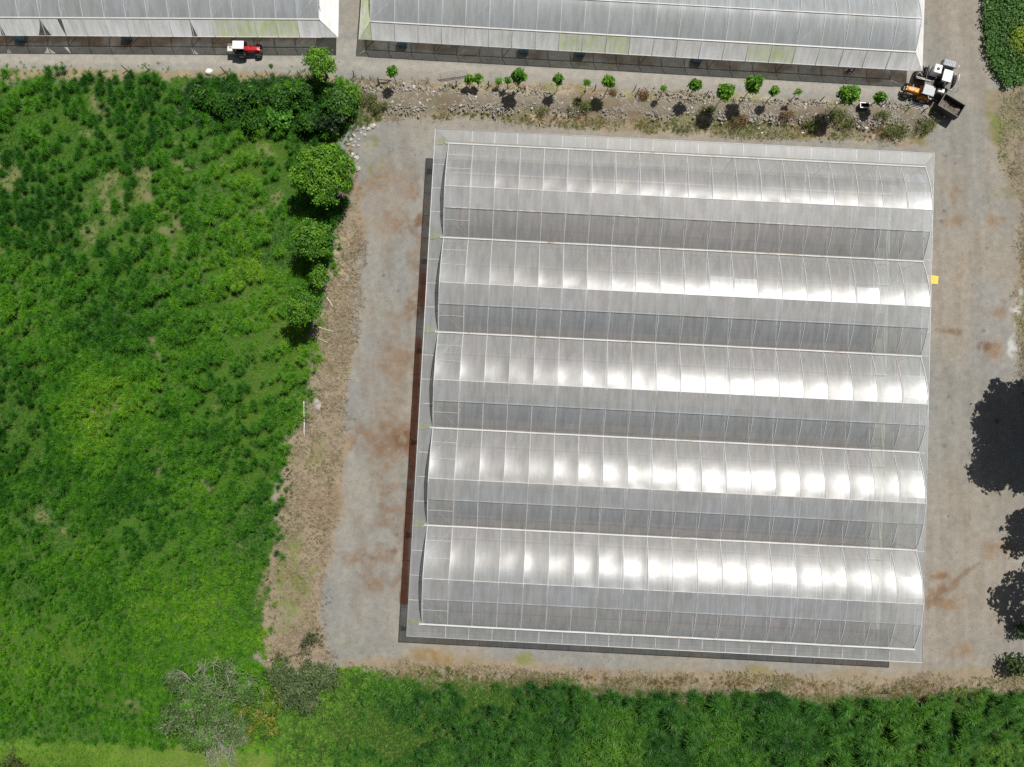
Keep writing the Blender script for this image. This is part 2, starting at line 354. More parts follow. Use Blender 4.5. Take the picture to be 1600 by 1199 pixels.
    # left yard: manure stains spilling from the soil strip
    for q in [(660, 330, 2.0, 5.0), (655, 345, 4.2, 1.6), (640, 350, 4.2, 2.0), (645, 470, 2.5, 3.0), (636, 490, 3.4, 1.5), (640, 560, 2.0, 3.0), (625, 575, 4.5, 2.2), (628, 685, 3.0, 3.5), (612, 690, 4.5, 1.8), (610, 790, 3.8, 2.8), (590, 870, 5.5, 1.9), (600, 905, 3.5, 2.5), (580, 680, 4.0, 3.0)]:
        mixin(spot(*q) * 0.75, (0.215, 0.145, 0.097))
    wl = sstep(-1.5, 2.0, sdist(x, y, plan([(598, 275), (668, 262), (660, 420), (640, 700), (622, 935), (560, 930), (578, 700), (600, 480)])) + warp * 6)
    mixin(wl * sstep(0.44, 0.60, fbm(x, y, 3.2, 93, 5)) * (0.35 + 0.65 * speck) * 0.7, (0.225, 0.155, 0.105))
    for q in [(655, 350, 2.4, 1.6), (648, 480, 1.6, 1.2), (637, 690, 1.5, 1.2), (620, 862, 2.6, 0.8), (580, 868, 1.0, 0.5), (597, 1013, 0.8, 0.4), (566, 968, 0.6, 0.4)]:
        mixin(spot(*q, amp=3.2) * 0.75, (0.15, 0.085, 0.05))
    mixin(area([(590, 250), (650, 260), (640, 330), (600, 400), (570, 340)], 1.5, 4) * 0.4, (0.30, 0.24, 0.18))
    mixin(area([(560, 560), (640, 540), (630, 640), (570, 650)], 1.5, 4) * 0.35, (0.29, 0.24, 0.19))
    # straw and weeds strip between field and yard
    mixin(area([(545, 225), (562, 330), (575, 400), (558, 480), (552, 570), (545, 640), (528, 760), (520, 860), (505, 950), (520, 1010), (600, 1045), (420, 1050), (400, 1000), (425, 850), (445, 720), (470, 640), (485, 540), (505, 440), (520, 380), (540, 300)], 0.5, 3.4, 1.6) * 0.85, (0.30, 0.235, 0.16))
    mixin(area([(510, 380), (545, 360), (550, 430), (530, 470), (512, 450)], 0.6, 3) * 0.7, (0.42, 0.345, 0.235))
    for q in [(495, 632, 1.0, 2.0), (505, 900, 1.6, 1.4), (450, 960, 1.4, 1.0), (545, 420, 1.0, 2.5)]:
        mixin(spot(*q) * 0.6, (0.34, 0.335, 0.32))
    # furrowed soil
    for q in [(528, 290, 1.5, 2.0), (575, 285, 3.0, 1.6), (560, 380, 1.0, 3.5), (528, 790, 1.5, 3.5), (500, 800, 3.0, 2.0)]:
        mixin(spot(*q) * 0.5, (0.25, 0.17, 0.105))
    # yellow green moss patches
    for q in [(468, 905, 2.6, 2.2), (463, 945, 2.4, 2.6), (540, 1000, 1.2, 2.5), (455, 850, 1.5, 2.0), (470, 890, 3.0, 1.2), (565, 1020, 2.0, 0.8)]:
        mixin(spot(*q, amp=3.0) * 0.8, (0.165, 0.20, 0.05))
    for q in [(530, 460, 1.0, 1.6), (538, 505, 1.4, 2.4), (500, 560, 1.2, 2.0), (525, 580, 2.0, 1.0), (470, 715, 1.6, 0.8), (505, 690, 1.2, 2.0), (585, 225, 1.4, 0.8), (575, 265, 2.0, 1.0)]:
        mixin(spot(*q, amp=3.0) * 0.6, (0.20, 0.20, 0.075))
    # south strip between house and tall grass
    mixin(area([(600, 1018), (700, 1022), (900, 1040), (1380, 1054), (1450, 1050), (1620, 1040), (1620, 1110), (1300, 1105), (900, 1100), (560, 1075), (480, 1040)], 0.5, 2.4, 1.2) * 0.85, (0.30, 0.24, 0.165))
    for q in [(690, 1028, 3.2, 1.1), (660, 1025, 2.2, 1.0), (930, 1060, 2.5, 0.9), (1180, 1060, 4.5, 1.0), (1260, 1075, 5, 0.8)]:
        mixin(spot(*q) * 0.6, (0.27, 0.18, 0.075))
    for q in [(730, 1037, 1.6, 0.6), (828, 1040, 1.0, 1.0), (820, 1028, 0.8, 0.6), (1050, 1065, 4.0, 0.9), (1190, 1057, 2.2, 0.9), (880, 1050, 1.4, 0.5), (1250, 1058, 2.2, 0.8), (1500, 1050, 2.0, 0.8)]:
        mixin(spot(*q, amp=4) * 0.4 * speck, (0.17, 0.21, 0.05))
    # dark wet soil strip along the west canopy edge, in stretches
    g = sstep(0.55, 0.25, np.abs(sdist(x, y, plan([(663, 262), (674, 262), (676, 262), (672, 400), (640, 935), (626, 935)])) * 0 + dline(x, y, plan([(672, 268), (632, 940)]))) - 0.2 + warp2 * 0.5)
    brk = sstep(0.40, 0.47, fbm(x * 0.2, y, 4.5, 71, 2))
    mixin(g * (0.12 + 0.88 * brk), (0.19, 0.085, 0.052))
    mixin(sstep(0.3, 0.1, np.abs(dline(x, y, plan([(677, 290), (640, 930)])) - 0.1) + warp2 * 0.5) * 0.5, (0.33, 0.31, 0.28))
    # verge and bank
    mixin(area([(-200, 106), (300, 110), (545, 118), (545, 135), (300, 126), (-200, 124)], 0.25, 1.2) * 0.85, (0.31, 0.25, 0.15))
    b = sstep(-0.4, 0.5, sdist(x, y, BANK) + warp * 1.6 + warp2)
    mixin(b * 0.9, (0.34, 0.29, 0.215)); mixin(area([(560, 122), (700, 128), (950, 142), (1250, 158), (1400, 164), (1400, 172), (1250, 168), (950, 154), (700, 142), (560, 136)], 0.3, 1.6, 1.2) * 0.7, (0.42, 0.355, 0.255)); mixin(b * sstep(0.5, 0.62, mid) * 0.7, (0.23, 0.16, 0.09)); mixin(b * sstep(0.52, 0.7, fbm(x, y, 2.2, 81, 4)) * 0.7, (0.20, 0.21, 0.07))
    mixin(sstep(-0.6, 0.6, sdist(x, y, RUBBLE) + warp) * 0.65, (0.165, 0.14, 0.11))  # ground under the rubble painted darker for the shaded gaps between stones
    # dry pasture on the east edge
    mixin(area([(1545, 145), (1600, 135), (1800, 110), (1800, 640), (1600, 610), (1585, 480), (1590, 330), (1560, 250)], 0.6, 3.0) * 0.85, (0.26, 0.215, 0.14))
    for q in [(1580, 180, 3, 1.6), (1570, 300, 2.2, 1.2), (1600, 350, 1.6, 4.0), (1600, 450, 1.0, 5.0), (1560, 200, 1.2, 2.4)]:
        mixin(spot(*q, amp=3.2) * 0.7, (0.17, 0.19, 0.06))
    for q in [(1590, 500, 0.9, 2.5), (1593, 560, 0.7, 2.2), (1582, 545, 0.6, 1.4), (1596, 450, 0.6, 1.5)]:
        mixin(spot(*q, amp=4.0) * 0.75 * sstep(0.42, 0.62, fbm(x, y, 1.1, 82, 4)), (0.55, 0.55, 0.53))
    # inside the houses: brown beds
    # field soil
    f, tall, bare, north = fields(x, y)
    fm = sstep(-0.4, 0.5, f)
    mixin(fm * 0.95, (0.050, 0.125, 0.012)); mixin(fm * sstep(2.4, 1.0, dline(x, y, LIME) + warp2 * 3) * 0.8, (0.14, 0.24, 0.03)); mixin(fm * sstep(0.45, 0.62, fbm(x, y, 5, 91, 4)) * 0.4, (0.07, 0.13, 0.015))
    mixin(fm * sstep(0.1, 0.9, bare) * 0.62 * (0.45 + 0.55 * speck), (0.29, 0.235, 0.135))
    fb = sstep(-0.4, 0.5, sdist(x, y, BOTTOM) + warp * 1.5); mixin(fb * 0.94, (0.034, 0.078, 0.012))  # ground below the cane grass painted dark to read as shadow between tufts
    mixin(area([(1532, -120), (1800, -120), (1800, 100), (1600, 132), (1572, 137), (1545, 110), (1534, 60)], 0.3, 0.6) * 0.9, (0.09, 0.10, 0.04))
    c *= (0.90 + 0.20 * fine)[:, None] * (0.94 + 0.12 * vnoise(x * 3.1, y * 3.1, 9))[:, None]
    c *= np.array([0.975, 0.98, 0.975])
    z = (fbm(x, y, 5, 12, 4) - 0.5) * 0.10
    z += 0.45 * sstep(-0.8, 0.9, sdist(x, y, RUBBLE) + warp * 1.2) * (0.6 + 0.8 * mid)
    # flat outside the survey area
    nx, ny = len(xs), len(ys)
    idx = np.arange(nx * ny).reshape(ny, nx)
    F = np.stack([idx[:-1, :-1], idx[:-1, 1:], idx[1:, 1:], idx[1:, :-1]], -1).reshape(-1, 4)
    m, nt, out = newmat('ground_earth'); L = nt.links.new
    a = N(nt, 'ShaderNodeAttribute', attribute_name='Col')
    g1 = noise(nt, 9.0, 6, 0.75); r1 = ramp(nt, g1.outputs['Fac'], [(0.25, (0.70, 0.69, 0.68)), (0.5, (1.0, 1.0, 1.0)), (0.75, (1.25, 1.25, 1.22))])
    g2 = noise(nt, 1.3, 6, 0.65); r2 = ramp(nt, g2.outputs['Fac'], [(0.3, (0.88, 0.87, 0.86)), (0.7, (1.10, 1.10, 1.09))])
    vo = N(nt, 'ShaderNodeTexVoronoi', Scale=0.9); tc = N(nt, 'ShaderNodeTexCoord'); L(tc.outputs['Object'], vo.inputs['Vector'])
    sp = ramp(nt, vo.outputs['Distance'], [(0.0, (0.42, 0.36, 0.32)), (0.07, (0.5, 0.45, 0.4)), (0.10, (1, 1, 1)), (1.0, (1, 1, 1))])
    cur = a.outputs['Color']
    for r in (r1, r2, sp):
        mu = N(nt, 'ShaderNodeMix', data_type='RGBA', blend_type='MULTIPLY'); mu.inputs[0].default_value = 1.0 if r is not sp else 0.6
        L(cur, mu.inputs[6]); L(r.outputs['Color'], mu.inputs[7]); cur = mu.outputs[2]
    bs = N(nt, 'ShaderNodeBsdfPrincipled', Roughness=0.95); bs.inputs['Specular IOR Level'].default_value = 0.15
    L(cur, bs.inputs['Base Color'])
    bp = N(nt, 'ShaderNodeBump', Strength=0.7, Distance=0.12); L(g1.outputs['Fac'], bp.inputs['Height']); L(bp.outputs['Normal'], bs.inputs['Normal'])
    L(bs.outputs[0], out.inputs['Surface'])
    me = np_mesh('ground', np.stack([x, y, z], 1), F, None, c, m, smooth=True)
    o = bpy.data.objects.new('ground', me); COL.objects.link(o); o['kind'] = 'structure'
build_ground()

# ------------------------------------------------------------------ grass and leaves in bulk
def blades(base, az, ln, wd, e0, droop, col):
    """arching blades: base (n,3); az, length, width, start elevation, droop angle; colour (n,3) -> arrays for np_mesh"""
    n = len(base); d = np.stack([np.cos(az), np.sin(az), np.zeros(n)], 1); s = np.stack([-np.sin(az), np.cos(az), np.zeros(n)], 1)
    def step(e): return d * np.cos(e)[:, None] + np.array([0, 0, 1.0]) * np.sin(e)[:, None]
    p0 = base; p1 = p0 + step(e0) * (ln * 0.5)[:, None]; p2 = p1 + step(e0 - droop) * (ln * 0.5)[:, None]
    h = s * (wd / 2)[:, None]
    V = np.stack([p0 - h * 0.6, p0 + h * 0.6, p1 + h, p1 - h, p2], 1).reshape(-1, 3)
    k = np.arange(n)[:, None] * 5
    F4 = k + np.array([[0, 1, 2, 3]]); F3 = k + np.array([[3, 2, 4]])
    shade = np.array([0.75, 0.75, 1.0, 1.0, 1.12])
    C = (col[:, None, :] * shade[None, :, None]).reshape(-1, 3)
    return V, F4, F3, C
def stuff_obj(name, parts, label, cat, mat):
    V = []; F4 = []; F3 = []; C = []; off = 0
    for v, f4, f3, c in parts:
        V.append(v); F4.append(f4 + off); C.append(c)
        if f3 is not None: F3.append(f3 + off)
        off += len(v)
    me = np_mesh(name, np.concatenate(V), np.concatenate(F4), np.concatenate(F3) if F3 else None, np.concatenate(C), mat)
    o = bpy.data.objects.new(name, me); COL.objects.link(o)
    return tag(o, label, cat, kind='stuff')
def jgrid(x0, x1, y0, y1, st):
    gx, gy = np.meshgrid(np.arange(x0, x1, st), np.arange(y0, y1, st)); gx = gx.ravel(); gy = gy.ravel()
    return gx + (RNG.random(len(gx)) - 0.5) * st * 1.1, gy + (RNG.random(len(gx)) - 0.5) * st * 1.1
def tufts(x, y, size, nb, width, pal, e=(0.5, 1.35), droop=(0.5, 1.4), hue=None, z0=0.0):
    """fountain tufts of grass at x,y with per-tuft size and a colour from pal picked by hue"""
    n = len(x); pal = np.array(pal); hue = RNG.random(n) if hue is None else np.clip(hue, 0, 0.9999)
    t = hue * (len(pal) - 1); i = np.floor(t).astype(int); fr = (t - i)[:, None]
    tc = pal[i] * (1 - fr) + pal[np.minimum(i + 1, len(pal) - 1)] * fr
    k = np.repeat(np.arange(n), nb); m = len(k)
    az = RNG.random(m) * 2 * PI; ln = size[k] * (0.55 + 0.6 * RNG.random(m)); r = size[k] * 0.16 * np.sqrt(RNG.random(m)); a2 = RNG.random(m) * 2 * PI
    base = np.stack([x[k] + r * np.cos(a2), y[k] + r * np.sin(a2), (np.zeros(n) + z0)[k]], 1)
    col = tc[k] * (0.75 + 0.5 * RNG.random(m))[:, None]
    return blades(base, az, ln, width * (0.7 + 0.6 * RNG.random(m)) * np.sqrt(size[k]), e[0] + (e[1] - e[0]) * RNG.random(m), droop[0] + (droop[1] - droop[0]) * RNG.random(m), col)

GREEN = [(0.022, 0.110, 0.008), (0.046, 0.18, 0.010), (0.080, 0.26, 0.012), (0.130, 0.33, 0.014), (0.20, 0.39, 0.022)]
NAPIER = [(0.028, 0.105, 0.018), (0.050, 0.165, 0.022), (0.088, 0.235, 0.026), (0.16, 0.32, 0.04)]
def build_field():
    # tall tufts: rounded separate bushes in the north, finer and lower towards the south
    A = []
    for st, part in ((0.92, 0), (0.64, 1)):
        x, y = jgrid(-76, -18, -52, 50, st)
        f, tall, bare, north = fields(x, y); bt = sdist(x, y, BOTTOM)
        pick = RNG.random(len(x)) < north if part == 0 else RNG.random(len(x)) > north
        keep = (f > 0.25 - 1.3 * (RNG.random(len(x)) < 0.35)) & (bt < -0.5) & pick & (dline(x, y, LIME) > 1.6) & (tall > 0.345 + 0.05 * RNG.random(len(x)) + 0.025 * north) & (RNG.random(len(x)) > bare * 1.25)
        x, y, tall, north = x[keep], y[keep], tall[keep], north[keep]; n = len(x)
        hue = fbm(x, y, 14, 61, 4); south = sstep(-4, -26, y)
        h = 0.20 + 1.5 * (hue - 0.38) + 0.22 * south - 0.06 * north + 0.5 * (RNG.random(n) - 0.5)
        if part == 0:
            size = (1.0 + 0.9 * (tall - 0.42)) * (0.8 + 0.45 * RNG.random(n))
            up_ = 0.25 + 0.75 * RNG.random(n) ** 1.5
            A.append(tufts(x, y, size * 0.86, 150, 0.030, GREEN, e=(0.1, 1.55), droop=(0.7, 1.7), hue=h, z0=up_))
            A.append(tufts(x, y, up_ + 0.3, 9, 0.035, GREEN[:3], e=(1.3, 1.56), droop=(0, .15)))
        else:
            size = np.clip(0.88 + 1.7 * (tall - 0.38), 0.55, 1.4) * (0.6 + 0.75 * RNG.random(n)) * (1 - 0.20 * south)
            up_ = 1.15 * sstep(0.42, 0.62, fbm(x, y, 1.5, 167, 3) + 0.04 * np.sin((-x * .5 + y * .866) * 2 * PI / 2.6)) * (1 - .35 * south) + 0.2 * RNG.random(n)
            A.append(tufts(x, y, up_ + 0.25, 7, 0.035, GREEN[:3], e=(1.3, 1.56), droop=(0, .15)))
            A.append(tufts(x, y, size * 0.80, 84, 0.032, GREEN, e=(0.15, 1.55), droop=(0.7, 1.7), hue=h, z0=up_))
    # a dense stand of taller canes in the north-east corner of the field
    x, y = jgrid(-50, -20, 38, 49, 0.75); keep = sstep(-0.5, 0.8, sdist(x, y, plan([(275, 150), (330, 122), (480, 126), (545, 135), (545, 190), (520, 212), (400, 215), (330, 205), (280, 185)]))) > RNG.random(len(x))
    x, y = x[keep], y[keep]
    B = tufts(x, y, 1.15 + 0.5 * RNG.random(len(x)), 64, 0.055, [(0.018, 0.070, 0.012), (0.032, 0.11, 0.015), (0.06, 0.165, 0.02)], hue=0.6 * RNG.random(len(x)) + 0.3 * fbm(x, y, 5, 62))
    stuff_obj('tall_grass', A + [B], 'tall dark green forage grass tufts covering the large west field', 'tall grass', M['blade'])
    # short grass between
    x, y = jgrid(-76, -18, -52, 50, 0.31)
    f, tall, bare, north = fields(x, y); bt = sdist(x, y, BOTTOM)
    keep = (f > 0.0 - 1.6 * (RNG.random(len(x)) < 0.3)) & (bt < 0) & (RNG.random(len(x)) > bare * 0.95) & (RNG.random(len(x)) < 0.95 - 0.42 * sstep(0.34, 0.44, tall))
    x, y, north = x[keep], y[keep], north[keep]
    hue = fbm(x, y, 11, 63, 4); n = len(x)
    h = 0.24 + 0.55 * sstep(2.6, 1.0, dline(x, y, LIME) + (fbm(x, y, 2, 163) - .5) * 2) + 1.6 * (hue - 0.42) + 0.3 * (RNG.random(n) - 0.5)
    P = tufts(x, y, 0.24 + 0.24 * RNG.random(n), 14, 0.042, [(0.028, 0.115, 0.008), (0.052, 0.175, 0.010), (0.082, 0.235, 0.012), (0.125, 0.285, 0.016), (0.18, 0.32, 0.03), (0.26, 0.31, 0.09)], e=(0.3, 1.1), hue=h)
    stuff_obj('short_grass', [P], 'low bright green grass filling the gaps between field tufts', 'grass', M['blade'])
    # south stand
    x, y = jgrid(-32, 76, -54, -28, 0.90)
    d = sdist(x, y, BOTTOM) + (fbm(x, y, 4, 64) - 0.5) * 3.0; n1 = fbm(x, y, 6, 65, 4)
    pth = dline(x, y, plan([(1500, 1170), (1560, 1120), (1600, 1090)])); lite = sstep(12, 20, x - 50 + (y + 45) * 0.3)
    keep = (d > 0.2) & (n1 > 0.29) & (pth > 0.7)
    x, y, n1 = x[keep], y[keep], n1[keep]; n = len(x); west = sstep(-8, -24, x)
    east_bright = sstep(55, 62, x) * sstep(-38.5, -40.5, y)
    size = (1.25 + 0.9 * (n1 - 0.3)) * (0.6 + 0.85 * RNG.random(n)) * (1 - 0.3 * west - 0.5 * east_bright)
    h = 0.12 + 1.1 * (fbm(x, y, 7, 66, 4) - 0.33) + 0.5 * (RNG.random(n) - 0.5) + 0.3 * west + 0.5 * east_bright
    up_ = (1.5 * sstep(0.40, 0.62, fbm(x, y, 1.7, 173, 3)) + 0.35 * RNG.random(n)) * (1 - .3 * west - .5 * east_bright)
    Q = tufts(x, y, size * .84, 120, 0.038, NAPIER, e=(0.1, 1.55), droop=(0.7, 1.7), hue=h + 0.1, z0=up_)
    Q3 = tufts(x, y, up_ + 0.3, 9, 0.04, NAPIER[:3], e=(1.3, 1.56), droop=(0, .15))
    x, y = jgrid(-32, 76, -54, -28, 0.36); d = sdist(x, y, BOTTOM) + (fbm(x, y, 4, 64) - 0.5) * 3.0; keep = (d > -0.4) & (RNG.random(len(x)) < 0.10 + 0.80 * sstep(0.42, 0.30, fbm(x, y, 6, 65, 4)) + 0.5 * sstep(-8, -22, x)); x, y = x[keep], y[keep]
    Q2 = tufts(x, y, 0.4 + 0.25 * RNG.random(len(x)), 10, 0.055, [(0.06, 0.18, 0.02), (0.12, 0.27, 0.03), (0.22, 0.28, 0.07)])
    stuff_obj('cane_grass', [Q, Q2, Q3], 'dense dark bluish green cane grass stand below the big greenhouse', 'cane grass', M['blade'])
    # weeds on bank, strips and east pasture
    x, y = jgrid(-30, 78, -36, 50, 0.21); n = len(x)
    warp = (fbm(x, y, 5, 67, 4) - 0.5) * 3
    low = sstep(-0.4, 0.6, sdist(x, y, plan([(545, 185), (640, 172), (800, 174), (950, 180), (1200, 190), (1440, 190), (1452, 205), (1420, 224), (1200, 216), (1000, 206), (820, 194), (700, 184), (600, 186)])) + warp * 0.7)
    bank = sstep(-0.2, 0.4, sdist(x, y, BANK) + warp * 0.5) * 0.22
    sstrip = sstep(-0.2, 0.5, sdist(x, y, plan([(620, 1030), (900, 1052), (1400, 1062), (1600, 1050), (1620, 1095), (1300, 1096), (900, 1084), (560, 1062)])) + warp * 0.7) * 0.9
    wstrip = sstep(-0.2, 0.5, sdist(x, y, plan([(548, 235), (570, 400), (552, 560), (528, 760), (505, 1000), (420, 1040), (415, 960), (440, 760), (480, 600), (510, 450), (540, 320)])) + warp * 0.9) * 0.20
    east = sstep(-0.2, 0.6, sdist(x, y, plan([(1550, 145), (1800, 110), (1800, 620), (1592, 600), (1590, 330), (1562, 250)])) + warp) * 0.45
    patch = fbm(x, y, 2.4, 68, 4)
    pr = np.maximum.reduce([low * 1.5, bank * 1.6, sstrip, wstrip, east]) * sstep(0.36, 0.58, patch) * 1.4
    keep = RNG.random(n) < pr; x, y, patch = x[keep], y[keep], patch[keep]; n = len(x)
    W = tufts(x, y, 0.12 + 0.36 * RNG.random(n) ** 2 * patch * 1.4, 11, 0.04, [(0.36, 0.28, 0.15), (0.30, 0.24, 0.11), (0.19, 0.20, 0.06), (0.12, 0.16, 0.035), (0.19, 0.23, 0.05), (0.22, 0.14, 0.06)], e=(0.3, 1.2), hue=np.clip(fbm(x, y, 4.5, 69, 3) * 1.5 - 0.25 + 0.3 * (RNG.random(n) - 0.5), 0, 1))
    # fuller clumps along the foot of the bank and on the south strip
    x3, y3 = jgrid(-30, 70, -36, 48, 0.42); w3 = (fbm(x3, y3, 5, 67, 4) - 0.5) * 3; p3 = fbm(x3, y3, 3.0, 168, 4)
    l3 = sstep(-0.3, 0.5, sdist(x3, y3, plan([(545, 185), (640, 176), (800, 176), (950, 184), (1200, 192), (1440, 194), (1452, 205), (1420, 220), (1200, 213), (1000, 203), (820, 192), (700, 184), (600, 186)])) + w3 * 0.6)
    s3 = sstep(-0.2, 0.5, sdist(x3, y3, plan([(640, 1036), (900, 1056), (1400, 1066), (1580, 1060), (1600, 1090), (1300, 1092), (900, 1078), (580, 1056)])) + w3 * 0.5) * 0.6
    k3 = RNG.random(len(x3)) < np.maximum(l3, s3) * sstep(0.40, 0.56, p3) * 0.95; x3, y3 = x3[k3], y3[k3]
    W3 = tufts(x3, y3, 0.28 + 0.35 * RNG.random(len(x3)), 30, 0.042, [(0.10, 0.15, 0.03), (0.17, 0.21, 0.04), (0.25, 0.24, 0.07), (0.30, 0.23, 0.10), (0.22, 0.13, 0.055)], e=(0.2, 1.4), hue=np.clip(fbm(x3, y3, 6, 169, 3) * 2.2 - 0.65 + 0.2 * (RNG.random(len(x3)) - 0.5), 0, 1))
    # flattened straw and plant litter
    x4, y4 = jgrid(-34, 78, -40, 50, 0.26); w4 = (fbm(x4, y4, 4, 170, 4) - 0.5) * 2.4
    a4 = np.maximum.reduce([sstep(-0.4, 0.5, sdist(x4, y4, P_) + w4) for P_ in (plan([(545, 225), (562, 330), (572, 400), (552, 560), (528, 760), (512, 950), (520, 1010), (600, 1048), (420, 1052), (405, 1000), (425, 850), (445, 720), (470, 640), (485, 540), (505, 440), (520, 380), (540, 300)]),
        plan([(600, 1030), (900, 1050), (1400, 1060), (1600, 1050), (1620, 1095), (1300, 1098), (900, 1088), (560, 1066)]), BANK, plan([(0, 112), (300, 113), (545, 122), (545, 132), (300, 126), (0, 122)]), plan([(1560, 145), (1800, 110), (1800, 620), (1595, 600), (1592, 330), (1566, 250)]))])
    k4 = RNG.random(len(x4)) < a4 * (0.25 + 0.75 * sstep(0.40, 0.56, fbm(x4, y4, 2.0, 171, 4))) * 0.8; x4, y4 = x4[k4], y4[k4]; n4 = len(x4)
    W4 = tufts(x4, y4, 0.30 + 0.35 * RNG.random(n4), 7, 0.04, [(0.46, 0.38, 0.25), (0.36, 0.29, 0.19), (0.26, 0.19, 0.12), (0.40, 0.37, 0.30), (0.16, 0.115, 0.075)], e=(0.02, 0.22), droop=(0.0, 0.2), z0=0.04)
    stuff_obj('straw_litter', [W4], 'flattened dry straw and plant litter along the field and yard edges', 'straw', M['blade'])
    # bright weeds around the big tree corner
    x, y = jgrid(-30, -17, 36, 48, 0.35); d = sdist(x, y, plan([(535, 130), (552, 140), (585, 175), (600, 185), (560, 195), (530, 215), (520, 222)])); keep = (d > -0.3) & (RNG.random(len(x)) < 0.6); x, y = x[keep], y[keep]
    W2 = tufts(x, y, 0.35 + 0.3 * RNG.random(len(x)), 18, 0.06, [(0.12, 0.19, 0.03), (0.18, 0.24, 0.04), (0.06, 0.12, 0.02)])
    stuff_obj('weeds', [W, W2, W3], 'patchy brown and green weeds on the bank and yard edges', 'weeds', M['blade'])
build_field()

def leaves(cent, normal, size, col, aspect=0.55):
    """diamond leaves: centre, normal, size"""
    n = len(cent); a = RNG.normal(size=(n, 3)); a -= normal * np.sum(a * normal, 1)[:, None]; a /= np.linalg.norm(a, axis=1)[:, None]
    b = np.cross(normal, a); s = size[:, None]
    fold = normal * s * 0.12
    V = np.stack([cent - a * s, cent + b * s * aspect + fold, cent + a * s, cent - b * s * aspect + fold], 1).reshape(-1, 3)
    F = np.arange(n)[:, None] * 4 + np.array([[0, 1, 2, 3]])
    return V, F, None, np.repeat(col, 4, 0)
def crown(lobes, dens, lsize, pal, clump=0.55, fill=0.35, up=0.8, gap=0.0):
    """foliage made of leaf clumps spread over several lobes (cx,cy,cz,rx,ry,rz)"""
    out = []
    for (cx, cy, cz, rx, ry, rz) in lobes:
        area = 4 * PI * ((rx * ry) ** 1.6 / 3 + (rx * rz) ** 1.6 / 3 + (ry * rz) ** 1.6 / 3) ** (1 / 1.6)
        nc = max(6, int(area / (clump * clump) * 0.55)); v = RNG.normal(size=(nc, 3)); v /= np.linalg.norm(v, axis=1)[:, None]
        v[:, 2] = np.where(v[:, 2] < -0.35, -v[:, 2], v[:, 2])
        rr = np.where(RNG.random(nc) < fill, 0.35 + 0.4 * RNG.random(nc), 0.78 + 0.30 * RNG.random(nc))
        if gap: keep = RNG.random(nc) > gap; v, rr = v[keep], rr[keep]; nc = len(v)
        cc = np.array([cx, cy, cz]) + v * rr[:, None] * np.array([rx, ry, rz])
        pc = np.array(pal)[RNG.integers(0, len(pal), nc)] * (0.8 + 0.4 * RNG.random(nc))[:, None]
        k = np.repeat(np.arange(nc), dens); m = len(k)
        o = RNG.normal(size=(m, 3)) * clump * 0.42; o[:, 2] *= 0.7
        nrm = RNG.normal(size=(m, 3)) * 0.55 + v[k] * 0.6; nrm[:, 2] += up; nrm /= np.linalg.norm(nrm, axis=1)[:, None]
        out.append(leaves(cc[k] + o, nrm, lsize * (0.6 + 0.8 * RNG.random(m)), pc[k] * (0.8 + 0.4 * RNG.random(m))[:, None]))
    return out
def np_child(name, parts, mat, parent):
    V = []; F4 = []; C = []; off = 0
    for v, f4, f3, c in parts: V.append(v); F4.append(f4 + off); C.append(c); off += len(v)
    me = np_mesh(name, np.concatenate(V), np.concatenate(F4), None, np.concatenate(C), mat)
    o = bpy.data.objects.new(name, me); COL.objects.link(o); o.parent = parent; return o
def trunk_mb(h, r, lobes, wob=0.15, split=0.5):
    mb = MB(); pts = [(random.uniform(-wob, wob) * t, random.uniform(-wob, wob) * t, h * t) for t in (0, 0.35, 0.7, 1.0)]
    mb.tube(pts, [r * 1.25, r, r * 0.8, r * 0.55], 8)
    p0 = Vector(pts[2])
    for (cx, cy, cz, rx, ry, rz) in lobes:
        e = Vector((cx, cy, cz)); m = p0.lerp(e, 0.5) + Vector((random.uniform(-.2, .2), random.uniform(-.2, .2), 0.1))
        mb.tube([p0 * 1.0, m, e], [r * 0.5, r * 0.35, r * 0.12], 6)
    return mb
LIGHTG = [(0.10, 0.26, 0.014), (0.14, 0.32, 0.018), (0.055, 0.17, 0.010), (0.185, 0.36, 0.026)]
MIDG = [(0.078, 0.225, 0.014), (0.115, 0.275, 0.018), (0.05, 0.16, 0.012), (0.15, 0.31, 0.024)]
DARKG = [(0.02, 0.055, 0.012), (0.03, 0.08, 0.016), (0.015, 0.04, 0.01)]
def tree(name, label, cat, px, py, zc, rad, pal, nl=7, dens=16, ls=0.20, flat=0.75, group=None, trunk_r=0.14, clump=0.6, gap=0.0, lobe=0.55, fill=0.35):
    """px,py: where the middle of the crown, zc metres up, stands in plan"""
    p = at(px, py, zc); t = thing(name, label, cat, (p.x, p.y, 0), random.uniform(0, 6), group)
    lobes = []
    for k in range(nl):
        if k == 0: lobes.append((0, 0, zc + rad * 0.15, rad * 0.62, rad * 0.62, rad * 0.6 * flat)); continue
        a = 2 * PI * k / (nl - 1) + random.uniform(-.35, .35); d = rad * random.uniform(0.36, 0.72); r = rad * lobe * random.uniform(0.65, 1.2)
        lobes.append((d * math.cos(a), d * math.sin(a), zc + rad * random.uniform(-0.35, 0.25) * flat, r, r * random.uniform(.85, 1.1), r * flat))
    trunk_mb(zc, trunk_r, lobes[1:]).build('trunk', M['bark'], t)
    np_child('crown', crown(lobes, dens, ls, pal, clump, fill=fill, gap=gap), M['leaf'], t)
    return t
G = 'broadleaf trees along the field edge'
tree('tree', 'large light green round tree at field edge, biggest crown west of the yard', 'tree', 503, 274, 5.7, 3.7, LIGHTG, 15, 30, 0.15, lobe=.40, group=G)
tree('tree', 'mid green round tree standing just below the largest field edge tree', 'tree', 489, 375, 5.0, 2.7, MIDG, 12, 30, 0.14, lobe=.42, group=G)
